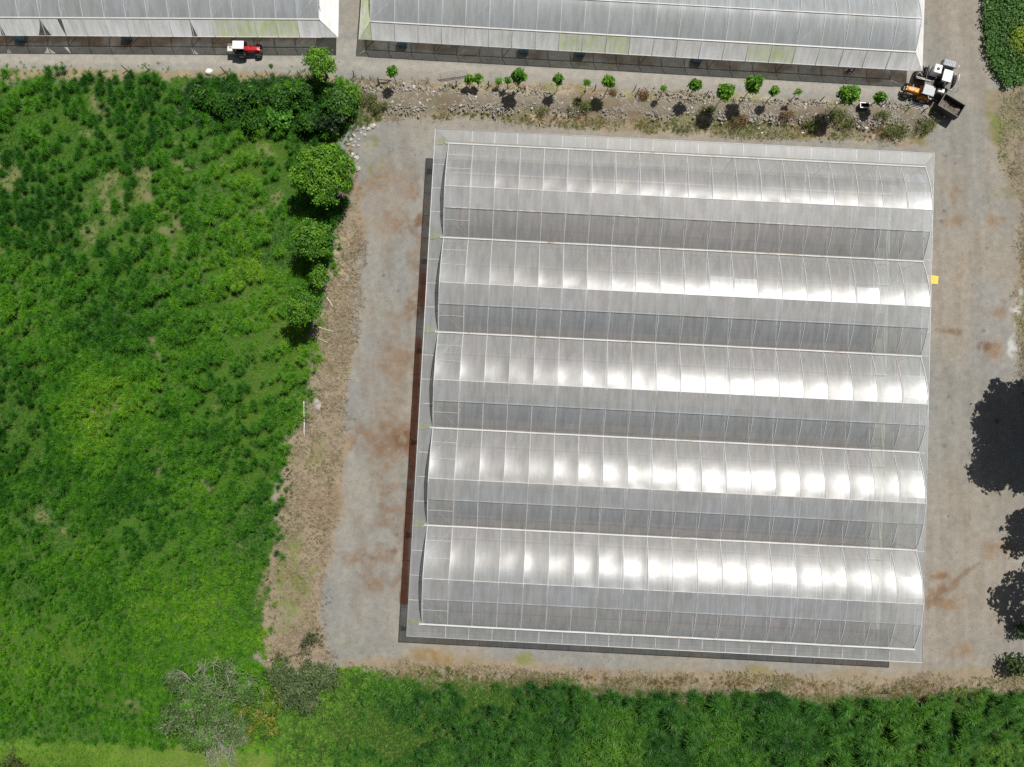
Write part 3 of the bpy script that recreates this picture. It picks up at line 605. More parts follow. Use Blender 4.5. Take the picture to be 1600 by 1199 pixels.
tree('tree', 'smallest round tree squeezed between two bigger trees of the field edge', 'tree', 497, 430, 3.2, 1.25, MIDG, 5, 28, 0.12, group=G)
tree('tree', 'lowest round tree of the field edge row, above the pale logs', 'tree', 473, 481, 5.2, 2.4, MIDG, 11, 30, 0.13, lobe=.42, group=G)
tree('tree', 'single round bright tree at the road corner, between the two upper greenhouses', 'tree', 500, 99, 3.9, 1.95, LIGHTG, 11, 28, 0.13, lobe=.42, group=G)
tree('bush', 'dark dense bush at the north east corner of the field', 'bush', 526, 158, 2.4, 2.1, [(0.055, 0.16, 0.016), (0.08, 0.20, 0.02), (0.035, 0.11, 0.012)], 7, 20, 0.18, trunk_r=0.1)
tree('bush', 'bright leafy bush standing out of the dark canes near the field corner', 'bush', 437, 185, 1.5, 1.5, [(0.08, 0.25, 0.025), (0.11, 0.30, 0.03)], 6, 16, 0.2, trunk_r=0.06)
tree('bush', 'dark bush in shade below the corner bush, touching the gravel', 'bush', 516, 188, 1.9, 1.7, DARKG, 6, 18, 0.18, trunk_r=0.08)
for px, py, r, z, lab in [(470, 150, 1.7, 2.2, 'tall tangled dark bush just left of the corner bush'), (430, 158, 1.5, 1.9, 'dark bush directly above the bright leafy bush'), (388, 150, 1.6, 1.9, 'dark bush in the hedge below the white sack and road plant'), (348, 165, 1.5, 1.8, 'dark bush at the middle of the field hedge'),
                          (310, 150, 1.3, 1.6, 'dark low bush at the west end of the field hedge'), (482, 190, 1.4, 1.8, 'dark bush right of the bright leafy bush'), (392, 190, 1.3, 1.6, 'dark bush left of the bright leafy bush'), (545, 150, 1.3, 1.7, 'lighter green bush at the right rim of the corner bush')]:
    tree('bush', lab, 'bush', px, py, z, r, [(0.038, 0.135, 0.010), (0.060, 0.18, 0.012), (0.024, 0.095, 0.008)] if 'lighter' not in lab else MIDG, 8, 22, 0.17, trunk_r=0.07, lobe=.45)
# outside the right edge: trees whose shade falls over the yard
E_ = 'shade trees beyond the east edge of the yard'
tree('shade_tree', 'tall dark shade tree east of the yard, the northern one', 'tree', 1730, 644, 9.0, 7.4, DARKG, 13, 24, 0.32, group=E_, trunk_r=0.3, clump=0.8, lobe=.48)
tree('shade_tree', 'tall dark shade tree east of the yard, the middle one', 'tree', 1722, 800, 8.0, 4.2, DARKG, 10, 10, 0.34, group=E_, trunk_r=0.25, clump=0.8, lobe=.42, gap=.35, fill=.1)
tree('shade_tree', 'tall dark shade tree east of the yard, the southern wide one', 'tree', 1728, 918, 8.6, 6.0, DARKG, 19, 7, 0.34, group=E_, trunk_r=0.3, clump=0.85, lobe=0.28, gap=0.42, fill=.05)
tree('bush', 'dark bush in the south east corner of the yard', 'bush', 1588, 1040, 1.6, 1.6, [(0.03, 0.06, 0.016), (0.06, 0.10, 0.02)], 6, 12, 0.17, trunk_r=0.06)
tree('bush', 'small shaded bush at the right picture edge above the corner bush', 'bush', 1600, 985, 1.4, 1.1, DARKG + [(0.08, 0.13, 0.02)], 5, 12, 0.15, trunk_r=0.05)
# saplings on the bank
SG = 'young trees planted on the stone bank'
saps = [(613, 112, 0.60, 1.1, 'small sapling beside the timber brace at the west end of the bank'), (733, 125, 0.45, 1.5, 'narrow sapling at the right end of the wire panel'), (747, 124, 0.48, 1.6, 'narrow sapling next right of the wire panel sapling'),
        (779, 128, 0.28, 1.5, 'tiny thin sapling between two slim ones on the west bank'), (793, 126, 0.36, 1.5, 'slim sapling just left of the round sapling by the post brace'), (811, 119, 0.85, 1.2, 'round bushy sapling just left of the V shaped post brace'),
        (872, 125, 0.55, 1.5, 'narrow sapling above the dry straw heap'), (917, 130, 0.36, 1.1, 'small thin sapling left of the round sapling above the middle bank'), (951, 128, 0.72, 1.1, 'round bright sapling with thin trunk above the middle of the bank'),
        (1037, 138, 0.26, 1.2, 'tiny sapling right of the orange brown dry bush'), (1086, 134, 0.72, 1.1, 'round sapling left of the bushy low sapling on the east bank'), (1133, 145, 1.05, 1.0, 'broad low bushy sapling left of the tallest sapling'),
        (1177, 133, 0.95, 1.25, 'tall two lobed sapling right of the broad low one'), (1210, 143, 0.52, 1.0, 'small round sapling right of the two lobed one'), (1247, 144, 0.42, 0.8, 'sparse thin sapling with few leaves on the east bank'),
        (1325, 149, 1.2, 1.05, 'largest round sapling left of the white rimmed bin'), (1375, 152, 0.68, 1.2, 'last sapling of the row, right of the white rimmed bin')]
for (px, py, r, el, lab) in saps:
    zc = {613: 3.6, 733: 1.9, 747: 2.0, 779: 1.4, 793: 2.3, 811: 4.2, 872: 3.5, 917: 3.3, 951: 4.0, 1037: 2.8, 1086: 3.9, 1133: 4.5, 1177: 4.5, 1210: 3.4, 1247: 3.0, 1325: 5.0, 1375: 3.0}[px]; el *= 1.15
    p = at(px, py, zc); t = thing('sapling', lab, 'young tree', (p.x, p.y, 0), random.uniform(0, 6), SG)
    lob = [(0, 0, zc, r * .8, r * .8, r * el)]
    for k in range(4):
        a = k * PI / 2 + random.uniform(-.5, .5); lob.append((r * .5 * math.cos(a), r * .5 * math.sin(a), zc + random.uniform(-.4, .4) * r * el, r * .5, r * .5, r * .5 * el))
    mb = MB(); mb.tube([(0, 0, 0), (random.uniform(-.1, .1), random.uniform(-.1, .1), zc * .5), (0, 0, zc + r * .5)], [0.055, 0.045, 0.02], 6)
    for l in lob[1:]: mb.tube([(0, 0, zc * .8), l[:3]], [0.02, 0.01], 4)
    mb.build('trunk', M['bark'], t)
    sp = r < 0.45
    np_child('crown', crown(lob, 12 if sp else 16, 0.10 if sp else 0.14, LIGHTG if px % 2 else MIDG, 0.32, gap=0.6 if 'sparse' in lab else 0.0), M['leaf'], t)
# small single plant on the road
t = tag(bpy.data.objects.new('seedling', np_mesh('seedling', *[(lambda q: (q[0], q[1], q[2], q[3]))(tufts(np.array([0.0]), np.array([0.0]), np.array([0.5]), 26, 0.14, [(0.05, 0.13, 0.02), (0.08, 0.17, 0.03)]))][0], M['blade'])), 'single small green plant growing in the bare road', 'plant')
COL.objects.link(t); t.location = at(424, 103)

# ------------------------------------------------------------------ half dead tree and brush at the south west
def brush(name, label, cat, px, py, zc, lobes, pal, dens, ls, nbr, brlen, clump=0.6, gap=0.2, spread=PI, a0=0.0, wood='deadwood', root=0.0, thick=1.0):
    p = at(px, py, 0); t = thing(name, label, cat, (p.x, p.y, 0))
    mb = MB(); mb.tube([(0, 0, 0), (0.2, 0.1, zc * .4), (0.1, 0.3, zc * .8)], [0.28 * min(1, brlen / 5), 0.22 * min(1, brlen / 5), 0.15 * min(1, brlen / 5)], 8)
    for k in range(nbr):
        a = a0 + random.uniform(-spread, spread); L_ = brlen * random.uniform(.55, 1.1); z0 = zc * random.uniform(.5, .9)
        pts = [Vector((0.1 + root * random.uniform(-1, 1), 0.3 + root * random.uniform(-1, 1), z0))]; d = Vector((math.cos(a), math.sin(a), 0.28)); st_ = pts[0].copy()
        mb.tube([(0.15, 0.2, zc * .55), ((st_.x + .15) / 2, (st_.y + .2) / 2, zc * .62), st_], [0.07 * thick, 0.06 * thick, 0.05 * thick], 5)
        for s in range(6):
            d = (d + Vector((random.uniform(-.28, .28), random.uniform(-.28, .28), random.uniform(-.16, .12)))).normalized()
            pts.append(pts[-1] + d * L_ / 6)
        r0 = 0.085 * thick * random.uniform(.6, 1.2)
        mb.tube(pts, [r0 * (1 - .13 * i) for i in range(7)], 5)
        for s in range(2, 7):
            for _ in range(2):
                b = (d + Vector((random.uniform(-1, 1), random.uniform(-1, 1), random.uniform(-.2, .5)))).normalized(); q = pts[s]
                e1 = q + b * random.uniform(.2, .42) * min(2.4, brlen * .5); e2 = e1 + (b + Vector((random.uniform(-.6, .6), random.uniform(-.6, .6), 0))).normalized() * random.uniform(.4, .9)
                mb.tube([q, e1, e2], [0.03 * thick, 0.02 * thick, 0.01 * thick], 4)
    mb.build('branches', M[wood], t)
    np_child('crown', crown(lobes, dens, ls, pal, clump, fill=0.45, gap=gap), M['leaf'], t)
    return t
OLIVE = [(0.105, 0.185, 0.055), (0.145, 0.23, 0.085), (0.08, 0.155, 0.035), (0.19, 0.25, 0.12), (0.10, 0.25, 0.025)]
brush('half_dead_tree', 'sprawling half dead tree with bare grey branches in the southwest corner', 'tree', 352, 1095, 4.0,
      [(-2.5, 2.5, 3.0, 2.3, 2.0, 1.7), (-5.0, -1.2, 2.4, 1.9, 2.2, 1.4), (0.0, 0.6, 3.7, 2.3, 2.0, 1.7), (-2.0, -3.3, 2.4, 2.6, 1.8, 1.3), (3.5, 2.4, 3.0, 2.0, 1.7, 1.5), (-5.4, 3.3, 2.0, 1.5, 1.4, 1.2), (2.6, -2.4, 2.4, 1.8, 1.5, 1.2), (-3.0, 0.2, 3.4, 1.7, 1.6, 1.5), (1.0, 4.2, 2.2, 1.5, 1.3, 1.1)], OLIVE, 36, 0.13, 22, 3.2, gap=0.03, root=4.0, thick=.6)
brush('half_dead_tree', 'low dead tree, pale bare branches only, lowest of the southwest brush', 'tree', 340, 1150, 1.6,
      [(0, 0, 1.2, 3.6, 1.8, .5)], OLIVE, 12, 0.11, 26, 3.2, gap=0.25, root=2.4, thick=.55)
brush('shrub', 'bright green leafy shrub growing through the dead branches', 'shrub', 405, 1110, 1.4,
      [(0, 0, 2.1, 2.6, 2.2, 1.0), (2.0, 1.6, 1.7, 1.5, 1.5, .8), (1.0, -2.0, 1.5, 2.0, 1.5, .8)], [(0.08, 0.19, 0.02), (0.14, 0.25, 0.025), (0.06, 0.13, 0.015), (0.26, 0.26, 0.03)], 22, 0.14, 10, 2.4, gap=0.1, root=1.5, thick=.5)
brush('shrub', 'dense grey green shrub where the straw strip meets the cane grass', 'shrub', 478, 1062, 1.6,
      [(0, 0, 2.4, 2.3, 2.0, 1.6), (-2.7, 1.2, 1.8, 1.9, 1.6, 1.2), (2.9, 0.8, 1.8, 2.1, 1.5, 1.1), (.6, -2.2, 1.8, 1.8, 1.5, 1.1), (1.2, 1.8, 1.8, 1.6, 1.2, 1.0), (-2.0, -1.4, 1.6, 1.6, 1.4, 1.0)], [(0.115, 0.165, 0.065), (0.16, 0.21, 0.09), (0.085, 0.135, 0.05)], 26, 0.12, 10, 2.0, gap=0.05, root=1.6, thick=.4)
brush('shrub', 'small dark twiggy shrub on the straw strip above the grey green one', 'shrub', 492, 1000, 0.9,
      [(0, 0.3, 1.1, 1.5, 1.3, .7), (-1.2, -0.8, .9, 1.0, .9, .6)], [(0.045, 0.075, 0.025), (0.08, 0.12, 0.03)], 11, 0.10, 9, 1.4, gap=0.2, root=.6, thick=.4, wood='bark')
brush('shrub', 'small yellow green shrub left of the twiggy one', 'shrub', 437, 1030, 0.8,
      [(0, 0, .9, 1.3, 1.0, .6)], [(0.09, 0.14, 0.03), (0.13, 0.18, 0.04)], 10, 0.11, 5, 1.0, gap=0.2, root=.4, thick=.4, wood='bark')
brush('shrub', 'small dark shrub at the bottom left picture corner', 'shrub', 22, 1190, 1.0,
      [(0, 0, 1.1, 2.4, 1.2, .7)], [(0.05, 0.08, 0.02), (0.09, 0.10, 0.03)], 11, 0.13, 6, 1.5, gap=0.2, root=.8, thick=.4, wood='bark')
brush('shrub', 'round orange brown dry shrub on the bank', 'shrub', 1003, 151, 0.5, [(0, 0, .6, .85, .85, .5)], [(0.20, 0.11, 0.035), (0.26, 0.15, 0.05)], 18, 0.075, 4, .5, clump=.35, gap=0.0, thick=.25, wood='bark')
brush('shrub', 'smaller brown dry shrub left of the round orange brown one', 'shrub', 956, 147, 0.3, [(0, 0, .4, .5, .5, .35)], [(0.20, 0.13, 0.05), (0.15, 0.1, 0.045)], 14, 0.07, 4, .35, clump=.3, gap=0.0, thick=.25, wood='bark')
for px, py, r, pal, lab in [(573, 160, 1.3, 0, 'dark olive weed bush at the west end of the rubble bank'), (590, 172, 1.2, 0, 'olive weed bush at the foot of the west rubble bank'), (1100, 178, 1.2, 0, 'olive bush below the east saplings shade'), (1265, 198, 1.1, 0, 'green bush on the lower bank left of the deep sapling shade'),
                       (1300, 185, 1.5, 0, 'broad green bush below the largest sapling'), (1318, 197, 1.2, 0, 'low green bush just below the broad one'), (1372, 185, 1.0, 0, 'small dark bush among stones below the bin'), (1395, 208, 1.6, 0, 'long olive bush on the lower east bank'),
                       (1440, 200, 1.4, 0, 'last olive bush at the east end of the bank'), (1150, 192, 1.3, 1, 'rusty brown dry bush at the middle of the lower bank'), (1225, 185, 1.0, 1, 'small rusty bush below the sparse sapling'), (845, 178, 1.0, 0, 'low green bush left of the straw heap'), (905, 172, 1.4, 0, 'low yellow green bush right of the straw heap')]:
    brush('shrub', lab, 'shrub', px, py, 0.5, [(0, 0, .75, r, r * .7, .5), (r * .7, .3, .6, r * .6, r * .5, .4)], [(0.13, 0.16, 0.04), (0.19, 0.21, 0.05), (0.085, 0.125, 0.03)] if pal == 0 else [(0.22, 0.115, 0.055), (0.30, 0.19, 0.09), (0.16, 0.125, 0.05)], 16, 0.075, 4, r * .5, clump=.38, gap=0.12, thick=.2, wood='bark', root=r * .4)
# dry straw heap
x, y = (lambda p: (np.array([p.x]), np.array([p.y])))(at(840, 184))
v, f4, f3, c = tufts(np.array([0.0, .3, -.3, .1]), np.array([0, .1, -.1, -.5]), np.array([1.3, 1.1, 1.2, 1.2]), 60, 0.06, [(0.55, 0.45, 0.30), (0.45, 0.36, 0.22)], e=(.1, .6), droop=(.2, .7))
o = bpy.data.objects.new('straw_heap', np_mesh('straw_heap', v, f4, f3, c, M['blade'])); COL.objects.link(o); o.location = at(840, 182); tag(o, 'pale heap of dry straw at the foot of the bank', 'straw heap')

# ------------------------------------------------------------------ leafy crop plot top right
def crop_plot():
    x, y = jgrid(58, 74, 36, 62, 0.5); d = sdist(x, y, CROP) + (fbm(x, y, 2, 77) - .5) * 0.8; k = d > 0.1; x, y = x[k], y[k]; n = len(x)
    hue = sstep(1.5, 0.2, np.hypot((x - at(1600, 62).x) / 2.2, (y - at(1600, 62).y) / 2.2) + (fbm(x, y, 2, 78) - .5) * 1.2)
    base = np.array([(0.085, 0.20, 0.04)]) * (1 - hue[:, None]) + np.array([(0.28, 0.38, 0.02)]) * hue[:, None]
    base = base * (0.7 + 0.6 * fbm(x, y, 3, 79)[:, None])
    m = 26; kk = np.repeat(np.arange(n), m); o = RNG.normal(size=(n * m, 3)) * np.array([.26, .26, .16])
    hgt = 0.45 + 0.5 * fbm(x, y, 3, 80)
    c = np.stack([x[kk], y[kk], hgt[kk]], 1) + o; nr = RNG.normal(size=(n * m, 3)) * .45; nr[:, 2] += 1; nr /= np.linalg.norm(nr, axis=1)[:, None]
    stuff_obj('leafy_crop', [leaves(c, nr, 0.09 + .09 * RNG.random(n * m), base[kk] * (.7 + .6 * RNG.random(n * m))[:, None], .75)], 'leafy green crop plot in the top right corner with a yellow patch', 'crop', M['leaf'])
crop_plot()

# ------------------------------------------------------------------ rocks of the bank
def rock_mesh(k, mat, sub=2):
    import bmesh
    bm = bmesh.new(); bmesh.ops.create_icosphere(bm, subdivisions=sub, radius=1.0)
    r = random.Random(k); ph = [Vector((r.uniform(-1, 1), r.uniform(-1, 1), r.uniform(-1, 1))).normalized() for _ in range(9)]; cut = [r.uniform(.55, .9) for _ in ph]
    for v in bm.verts:
        for n_, c_ in zip(ph, cut):
            d = v.co.dot(n_)
            if d > c_: v.co -= n_ * (d - c_)
    me = bpy.data.meshes.new('rock'); bm.to_mesh(me); bm.free(); me.materials.append(mat); return me
ROCKS = [rock_mesh(k, M['rock']) for k in range(6)]; SMALL = [rock_mesh(k, M['rock'], 1) for k in range(6)]; PALE = [rock_mesh(20 + k, M['rockpale']) for k in range(4)]
def rubble():
    pts = []
    X, Y = jgrid(-22, 58, 32, 47, 0.165); d = sdist(X, Y, RUBBLE) + (fbm(X, Y, 3, 55) - .5) * 2.6; dens = sstep(-1.0, .6, d) * (0.55 + 0.45 * sstep(0.30, 0.46, fbm(X, Y, 2.2, 56)))
    west = np.where(X < -2, 1.0, np.where(X > 43, 1.0, 0.8)); k = RNG.random(len(X)) < dens * west * 0.9
    X, Y = X[k], Y[k]; sz = 0.075 + 0.135 * RNG.random(len(X)) ** 3
    order = np.argsort(-sz); big = order[:240]; rest = order[240:]
    for i in big:
        s = sz[i] * 1.1; pale = RNG.random() < .12
        o = link_mesh('rock', random.choice(PALE if pale else ROCKS), None, (X[i], Y[i], 0.30 + s * .35), (random.uniform(-.5, .5), random.uniform(-.5, .5), random.uniform(0, 6)), (s * random.uniform(.8, 1.3), s * random.uniform(.7, 1.1), s * random.uniform(.5, .9)))
        tag(o, 'pale rough rock lying on the rubble bank below the road' if pale else 'brown grey rough rock lying on the rubble bank below the road', 'rock', 'rocks of the rubble bank')
    V = []; F = []; off = 0
    tmpl = [(np.array([v.co[:] for v in m.vertices]), np.array([p.vertices[:] for p in m.polygons])) for m in SMALL]
    cols = []
    for i in rest:
        v, f = tmpl[i % 6]; a = RNG.random() * 6.28; ca, sa = math.cos(a), math.sin(a)
        w = v * np.array([sz[i] * (0.8 + .5 * RNG.random()), sz[i], sz[i] * .7]); w = np.stack([w[:, 0] * ca - w[:, 1] * sa, w[:, 0] * sa + w[:, 1] * ca, w[:, 2]], 1) + np.array([X[i], Y[i], 0.28 + RNG.random() * .12])
        V.append(w); F.append(f + off); off += len(v)
    me = np_mesh('rubble', np.concatenate(V), None, np.concatenate(F), None, M['rock'])
    o = bpy.data.objects.new('rubble', me); COL.objects.link(o); tag(o, 'countless small grey brown stones heaped along the bank', 'rubble', kind='stuff')
rubble()
for px, py, s in [(583, 198, .38), (576, 202, .28), (570, 211, .25), (553, 212, .22), (549, 218, .25), (561, 218, .18), (556, 248, .5), (550, 243, .35), (559, 264, .4), (552, 228, .2), (545, 226, .18), (564, 208, .2), (568, 200, .22), (555, 222, .15), (560, 228, .16)]:
    p = at(px, py); o = link_mesh('rock', random.choice(PALE), None, (p.x, p.y, s * .3), (0, .2, random.uniform(0, 6)), (s * 1.2, s * .9, s * .6))
    tag(o, 'whitish rock strewn on the gravel at the north west corner of the yard', 'rock', 'whitish rocks at the yard corner')

# ------------------------------------------------------------------ big five bay greenhouse
GX, GY, GYAW = 20.49, 3.99, -0.0507
ZG, ZR, ZC = 5.15, 7.2, 5.02
GUT = [29.25, 17.43, 5.74, -5.97, -17.72, -29.5]
XL, XR = -29.82, 29.12
NP = 20
XR_ = [XL + 3.05 * 1.0] ; STEP = (XR - XL - 6.1) / (NP - 2)
RIBX = [XL] + [XL + 3.05 + STEP * k for k in range(NP - 1)] + [XR]
def prof_north(yN, yR, s):
    return yN + (yR - yN) * s, ZG + (ZR - ZG) * (1.80 * s - 0.80 * s * s)
def prof_south(y2, yS, s):
    z2 = ZR - 0.46; return y2 + (yS - y2) * s, z2 + (ZG - z2) * (0.55 * s + 0.45 * s * s)
house = thing('greenhouse', 'large five bay plastic greenhouse with white gutters in the gravel yard', 'greenhouse', (GX, GY, 0), GYAW)
trussme = None
for b in range(5):
    yN, yS = GUT[b] - .12, GUT[b + 1] + .12; yR = (yN + yS) / 2 - 0.10; y2 = yR - 2.42
    rng = random.Random(b * 7 + 1); fm = MB(); fl = MB()
    NS, NU = 18, 9
    for i in range(NP):
        x0, x1 = RIBX[i], RIBX[i + 1]
        A = 0.058 * rng.uniform(.55, 1.5); skew = rng.uniform(-.12, .12); tw = rng.uniform(-.018, .018); ph = rng.uniform(0, 6); wv = rng.uniform(.004, .02); fq = rng.uniform(5, 11)
        if i == NP - 1: A *= .6
        rows = []
        for k in range(NS + 1):
            s = k / NS; y, z = prof_north(yN, yR, s); w = (4 * s * (1 - s)) ** .5 if 0 < s < 1 else 0
            rows.append([(x0 + (x1 - x0) * u, y, z - A * w * 4 * (u - skew * u * (1 - u)) * (1 - u) + tw * w * math.sin(u * PI * 2) + wv * w * math.sin(fq * s + ph + 2.2 * u) * math.sin(u * PI)) for u in [q / NU for q in range(NU + 1)]])
        fm.grid(rows)
        rows = []
        A2 = 0.05 * rng.uniform(.6, 1.3)
        for k in range(11):
            s = k / 10; y, z = prof_south(y2 + .05, yS, s); w = (4 * s * (1 - s)) ** .5 if 0 < s < 1 else 0
            rows.append([(x0 + (x1 - x0) * u, y, z - A2 * w * 4 * u * (1 - u)) for u in [q / NU for q in range(NU + 1)]])
        fm.grid(rows)
        rows = []; A3 = 0.035 * rng.uniform(.5, 1.4); lift = 0.03 + rng.uniform(0, .02)
        for k in range(7):
            s = k / 6; y = yR - .02 + (y2 - .12 - yR) * s; z = ZR + lift - 0.42 * (.8 * s + .2 * s * s)
            rows.append([(x0 + (x1 - x0) * u, y, z - A3 * math.sin(PI * s) * 4 * u * (1 - u) + (.012 * math.sin(u * 13 + i) * s if b == 0 else 0)) for u in [q / NU for q in range(NU + 1)]])
        fl.grid(rows)
    bay = fm.build('roof_bay', M['film'], house)
    fl.build('vent_flap', M['film_flap'], bay)
    for (pi, s0, s1) in [(NP - 1, (.62, .5, .42, .36, .5)[b], .995 if b < 2 else .9)] + ([(11, .58, .99), (12, .60, .99), (17, .66, .99)] if b == 1 else []) + ([(NP - 1, .2, .40)] if b == 0 else []):
        x0, x1 = RIBX[pi] + .12, RIBX[pi + 1] - .1; rows = []
        for k in range(9):
            sv = s0 + (s1 - s0) * k / 8; y, z = prof_north(yN, yR, sv)
            rows.append([(x0 + (x1 - x0) * q / 8, y, z + .045 - .05 * math.sin(PI * q / 8)) for q in range(9)])
        MB().grid(rows).build('film_patch', M['film_flap'], bay)
    # hoops
    for i, x in enumerate(RIBX):
        pts = [(x, *prof_north(yN, yR, k / 14)) for k in range(15)] + [(x, *prof_south(y2, yS, k / 8)) for k in range(9)]
        pts = [(p[0], p[1], p[2] + .035) for p in pts]
        hm = MB().tube(pts, (.036 if 0 < i < NP else .055), 4)
        hm.build('hoop', M['rail'], bay)
        # inner truss: tie, king post and two struts
        tm = MB(); zt = ZG + .05
        tm.tube([(x, yN, zt), (x, yS, zt)], .05, 4); zz = lambda yy: (prof_north(yN, yR, (yN - yy) / (yN - yR))[1] if yy > yR else prof_south(y2, yS, max(0, (y2 - yy) / (y2 - yS)))[1]) - .12
        ym = (yR + yS) / 2 - .3
        for ya, yb in ((yR, ym), (y2 - .3, ym), (yR, (yN + yR) / 2), ((yN + yR) / 2 + 1.4, (yN + yR) / 2)):
            tm.tube([(x, ya, zz(ya)), (x, yb, zt)], .035, 4)
        tm.build('truss', M['inner'], bay)
    # ridge and vent purlins
    pm = MB(); pm.box(((XL + XR) / 2, yR, ZR + .05), (XR - XL, .07, .06)); pm.build('ridge_purlin', M['rail'], bay)
    pm = MB(); pm.box(((XL + XR) / 2, y2 - .05, ZR - .41), (XR - XL, .08, .06)); pm.build('vent_rail', M['rail'], bay)
    # end panel purlins and braces at both ends, under the film
    for (xa, xb, w) in ((XL, RIBX[1], .028),):
        for s in (.27, .60):
            y, z = prof_north(yN, yR, s); MB().tube([(xa, y, z - .02), (xb, y, z - .02)], w * .9, 4).build('end_purlin', M['rail'], bay)
        y, z = prof_south(y2, yS, .45); MB().tube([(xa, y, z - .0), (xb, y, z - .0)], w * .9, 4).build('end_purlin', M['rail'], bay)
        xo, xi = (xa, xb) if xa == XL else (xb, xa)
        p1 = [(xi + (xo - xi) * t, *prof_north(yN, yR, .04 + .5 * t)) for t in (0, .25, .5, .75, 1)]; p2 = [(xi + (xo - xi) * t, *prof_south(y2, yS, 1 - .82 * t)) for t in (0, .25, .5, .75, 1)]
        MB().tube([(a, bb, c - .22) for a, bb, c in p1], w * .9, 4).build('brace', M['rail'], bay)
        MB().tube([(a, bb, c - .22) for a, bb, c in p2], w * .9, 4).build('brace', M['rail'], bay)
    # gable films
    for x in (XL + .03, XR - .03):
        gm = MB(); top = [(x, *prof_north(yN, yR, k / 10)) for k in range(11)] + [(x, *prof_south(y2, yS, k / 6)) for k in range(7)]
        rows = [[(q[0], q[1], ZG - .3) for q in top], [(q[0], q[1], q[2] - .03) for q in top]]; gm.grid(rows, False)
        gm.build('gable_film', M['film_wall'], bay)
rngg = random.Random(4)
for k, y in enumerate(GUT):
    g = MB(); n = 24; rows = [[], [], [], [], []]
    for q in range(n + 1):
        x = XL - .35 + (XR - XL + .5) * q / n; wob = rngg.uniform(-.012, .012)
        for j, (dy, dz) in enumerate(((-.12, .09), (-.07, .02), (0, -.02), (.07, .02), (.12, .09))): rows[j].append((x, y + dy + wob, ZG + dz + .05))
    g.grid(rows); g.box((XL - .35, y, ZG + .03), (.05, .42, .16)); g.build('gutter', M['gutter'], house)
    for q in range(11):
        x = XL + (XR - XL) * q / 10
        MB().tube([(x, y, 0), (x, y, ZG)], .06, 6).build('column', M['galv'], house)
# eave canopy all round (four films with their rails)
OX0, OX1, OY1, OY0 = -31.62, 30.28, 31.02, -31.1
IX0, IX1, IY1, IY0 = XL + .04, XR - .04, GUT[0] + .22, GUT[-1] - .22
def canopy(ins, outs, n):
    fm = MB(); rows = []
    for k in range(5):
        s = k / 4; row = []
        for q in range(n * 4 + 1):
            u = q / (n * 4); a = Vector(ins[0]).lerp(Vector(ins[1]), u); c = Vector(outs[0]).lerp(Vector(outs[1]), u); p = a.lerp(c, s)
            sag = -.05 * math.sin(PI * s) * (math.sin(PI * (q % 4) / 4)); row.append((p.x, p.y, p.z + sag))
        rows.append(row)
    fm.grid(rows); o = fm.build('eave_canopy', M['film_canopy'], house)
    for q in range(1, n):
        u = q / n; a = Vector(ins[0]).lerp(Vector(ins[1]), u); c = Vector((a.x, outs[0][1], ZC)) if abs(outs[0][1] - outs[1][1]) < .01 else Vector((outs[0][0], a.y, ZC))
        MB().tube([a + Vector((0, 0, -.02)), c + Vector((0, 0, -.02))], .028, 4).build('canopy_rail', M['galv'], o)
    MB().tube([Vector(outs[0]), Vector(outs[1])], .05, 6).build('edge_rail', M['rail'], o)
zi = ZG + .02
canopy([(IX0, IY1, zi), (IX1, IY1, zi)], [(OX0, OY1, ZC), (OX1, OY1, ZC)], 21)
canopy([(IX0, IY0, zi), (IX1, IY0, zi)], [(OX0, OY0, ZC), (OX1, OY0, ZC)], 21)
canopy([(IX0, IY0, zi), (IX0, IY1, zi)], [(OX0, OY0, ZC), (OX0, OY1, ZC)], 20)
canopy([(IX1, IY0, zi), (IX1, IY1, zi)], [(OX1, OY0, ZC), (OX1, OY1, ZC)], 20)
for (a, c) in (((IX0, IY1), (IX1, IY1)), ((IX0, IY0), (IX1, IY0)), ((IX0, IY0), (IX0, IY1)), ((IX1, IY0), (IX1, IY1))):
    w = MB(); rows = [[(a[0] + (c[0] - a[0]) * k / 20, a[1] + (c[1] - a[1]) * k / 20, z) for k in range(21)] for z in (.05, 2.5, 4.98)]; w.grid(rows, False); w.build('wall_film', M['film_wall'], house)
fl_ = MB(); fl_.box((0, -.1, .055), (IX1 - IX0 - .3, IY1 - IY0 - .3, .05))
fl_.build('soil_floor', paint('house_soil', (0.26, 0.19, 0.145), (0.17, 0.125, 0.10), .5, .95), house)
def loc_(px, py):
    p = at(px, py); dx, dy = p.x - GX, p.y - GY; ca, sa = math.cos(GYAW), math.sin(GYAW); return (dx * ca + dy * sa, -dx * sa + dy * ca)
M['cloth'] = paint('ground_cloth', (0.045, 0.06, 0.085), (0.09, 0.09, 0.09), .35, .8)
for (px, py, hw) in ((1050, 506, 1.5), (1050, 652, 1.5), (1050, 797, 1.9), (1050, 930, 2.2)):
    MB().box((-.8, loc_(px, py)[1], .09), (52, 2 * hw, .014)).build('ground_cloth', M['cloth'], house)
MB().box((27.2, -.1, .094), (2.6, 57, .016)).build('sunlit_strip', paint('sunlit_soil', (0.55, 0.54, 0.42), (0.40, 0.38, 0.30), .5, .95), house)  # paler soil strip, sunlight along the east wall put into its colour
# algae stains where the gutter ends drip on the west canopy: thin films of green on the plastic
for k, y in enumerate(GUT):
    n = 10; rows = []
    for i in range(5):
        t = i / 4; xx = IX0 - .15 - 1.5 * t; rows.append([(xx, y + .12 + (.16 + .35 * t) * (q / 2 - 1) * random.uniform(.6, 1.1), ZG + .02 - .1 * t + .03) for q in range(5)])
    MB().grid(rows).build('algae_stain', M['film_stain'], house)

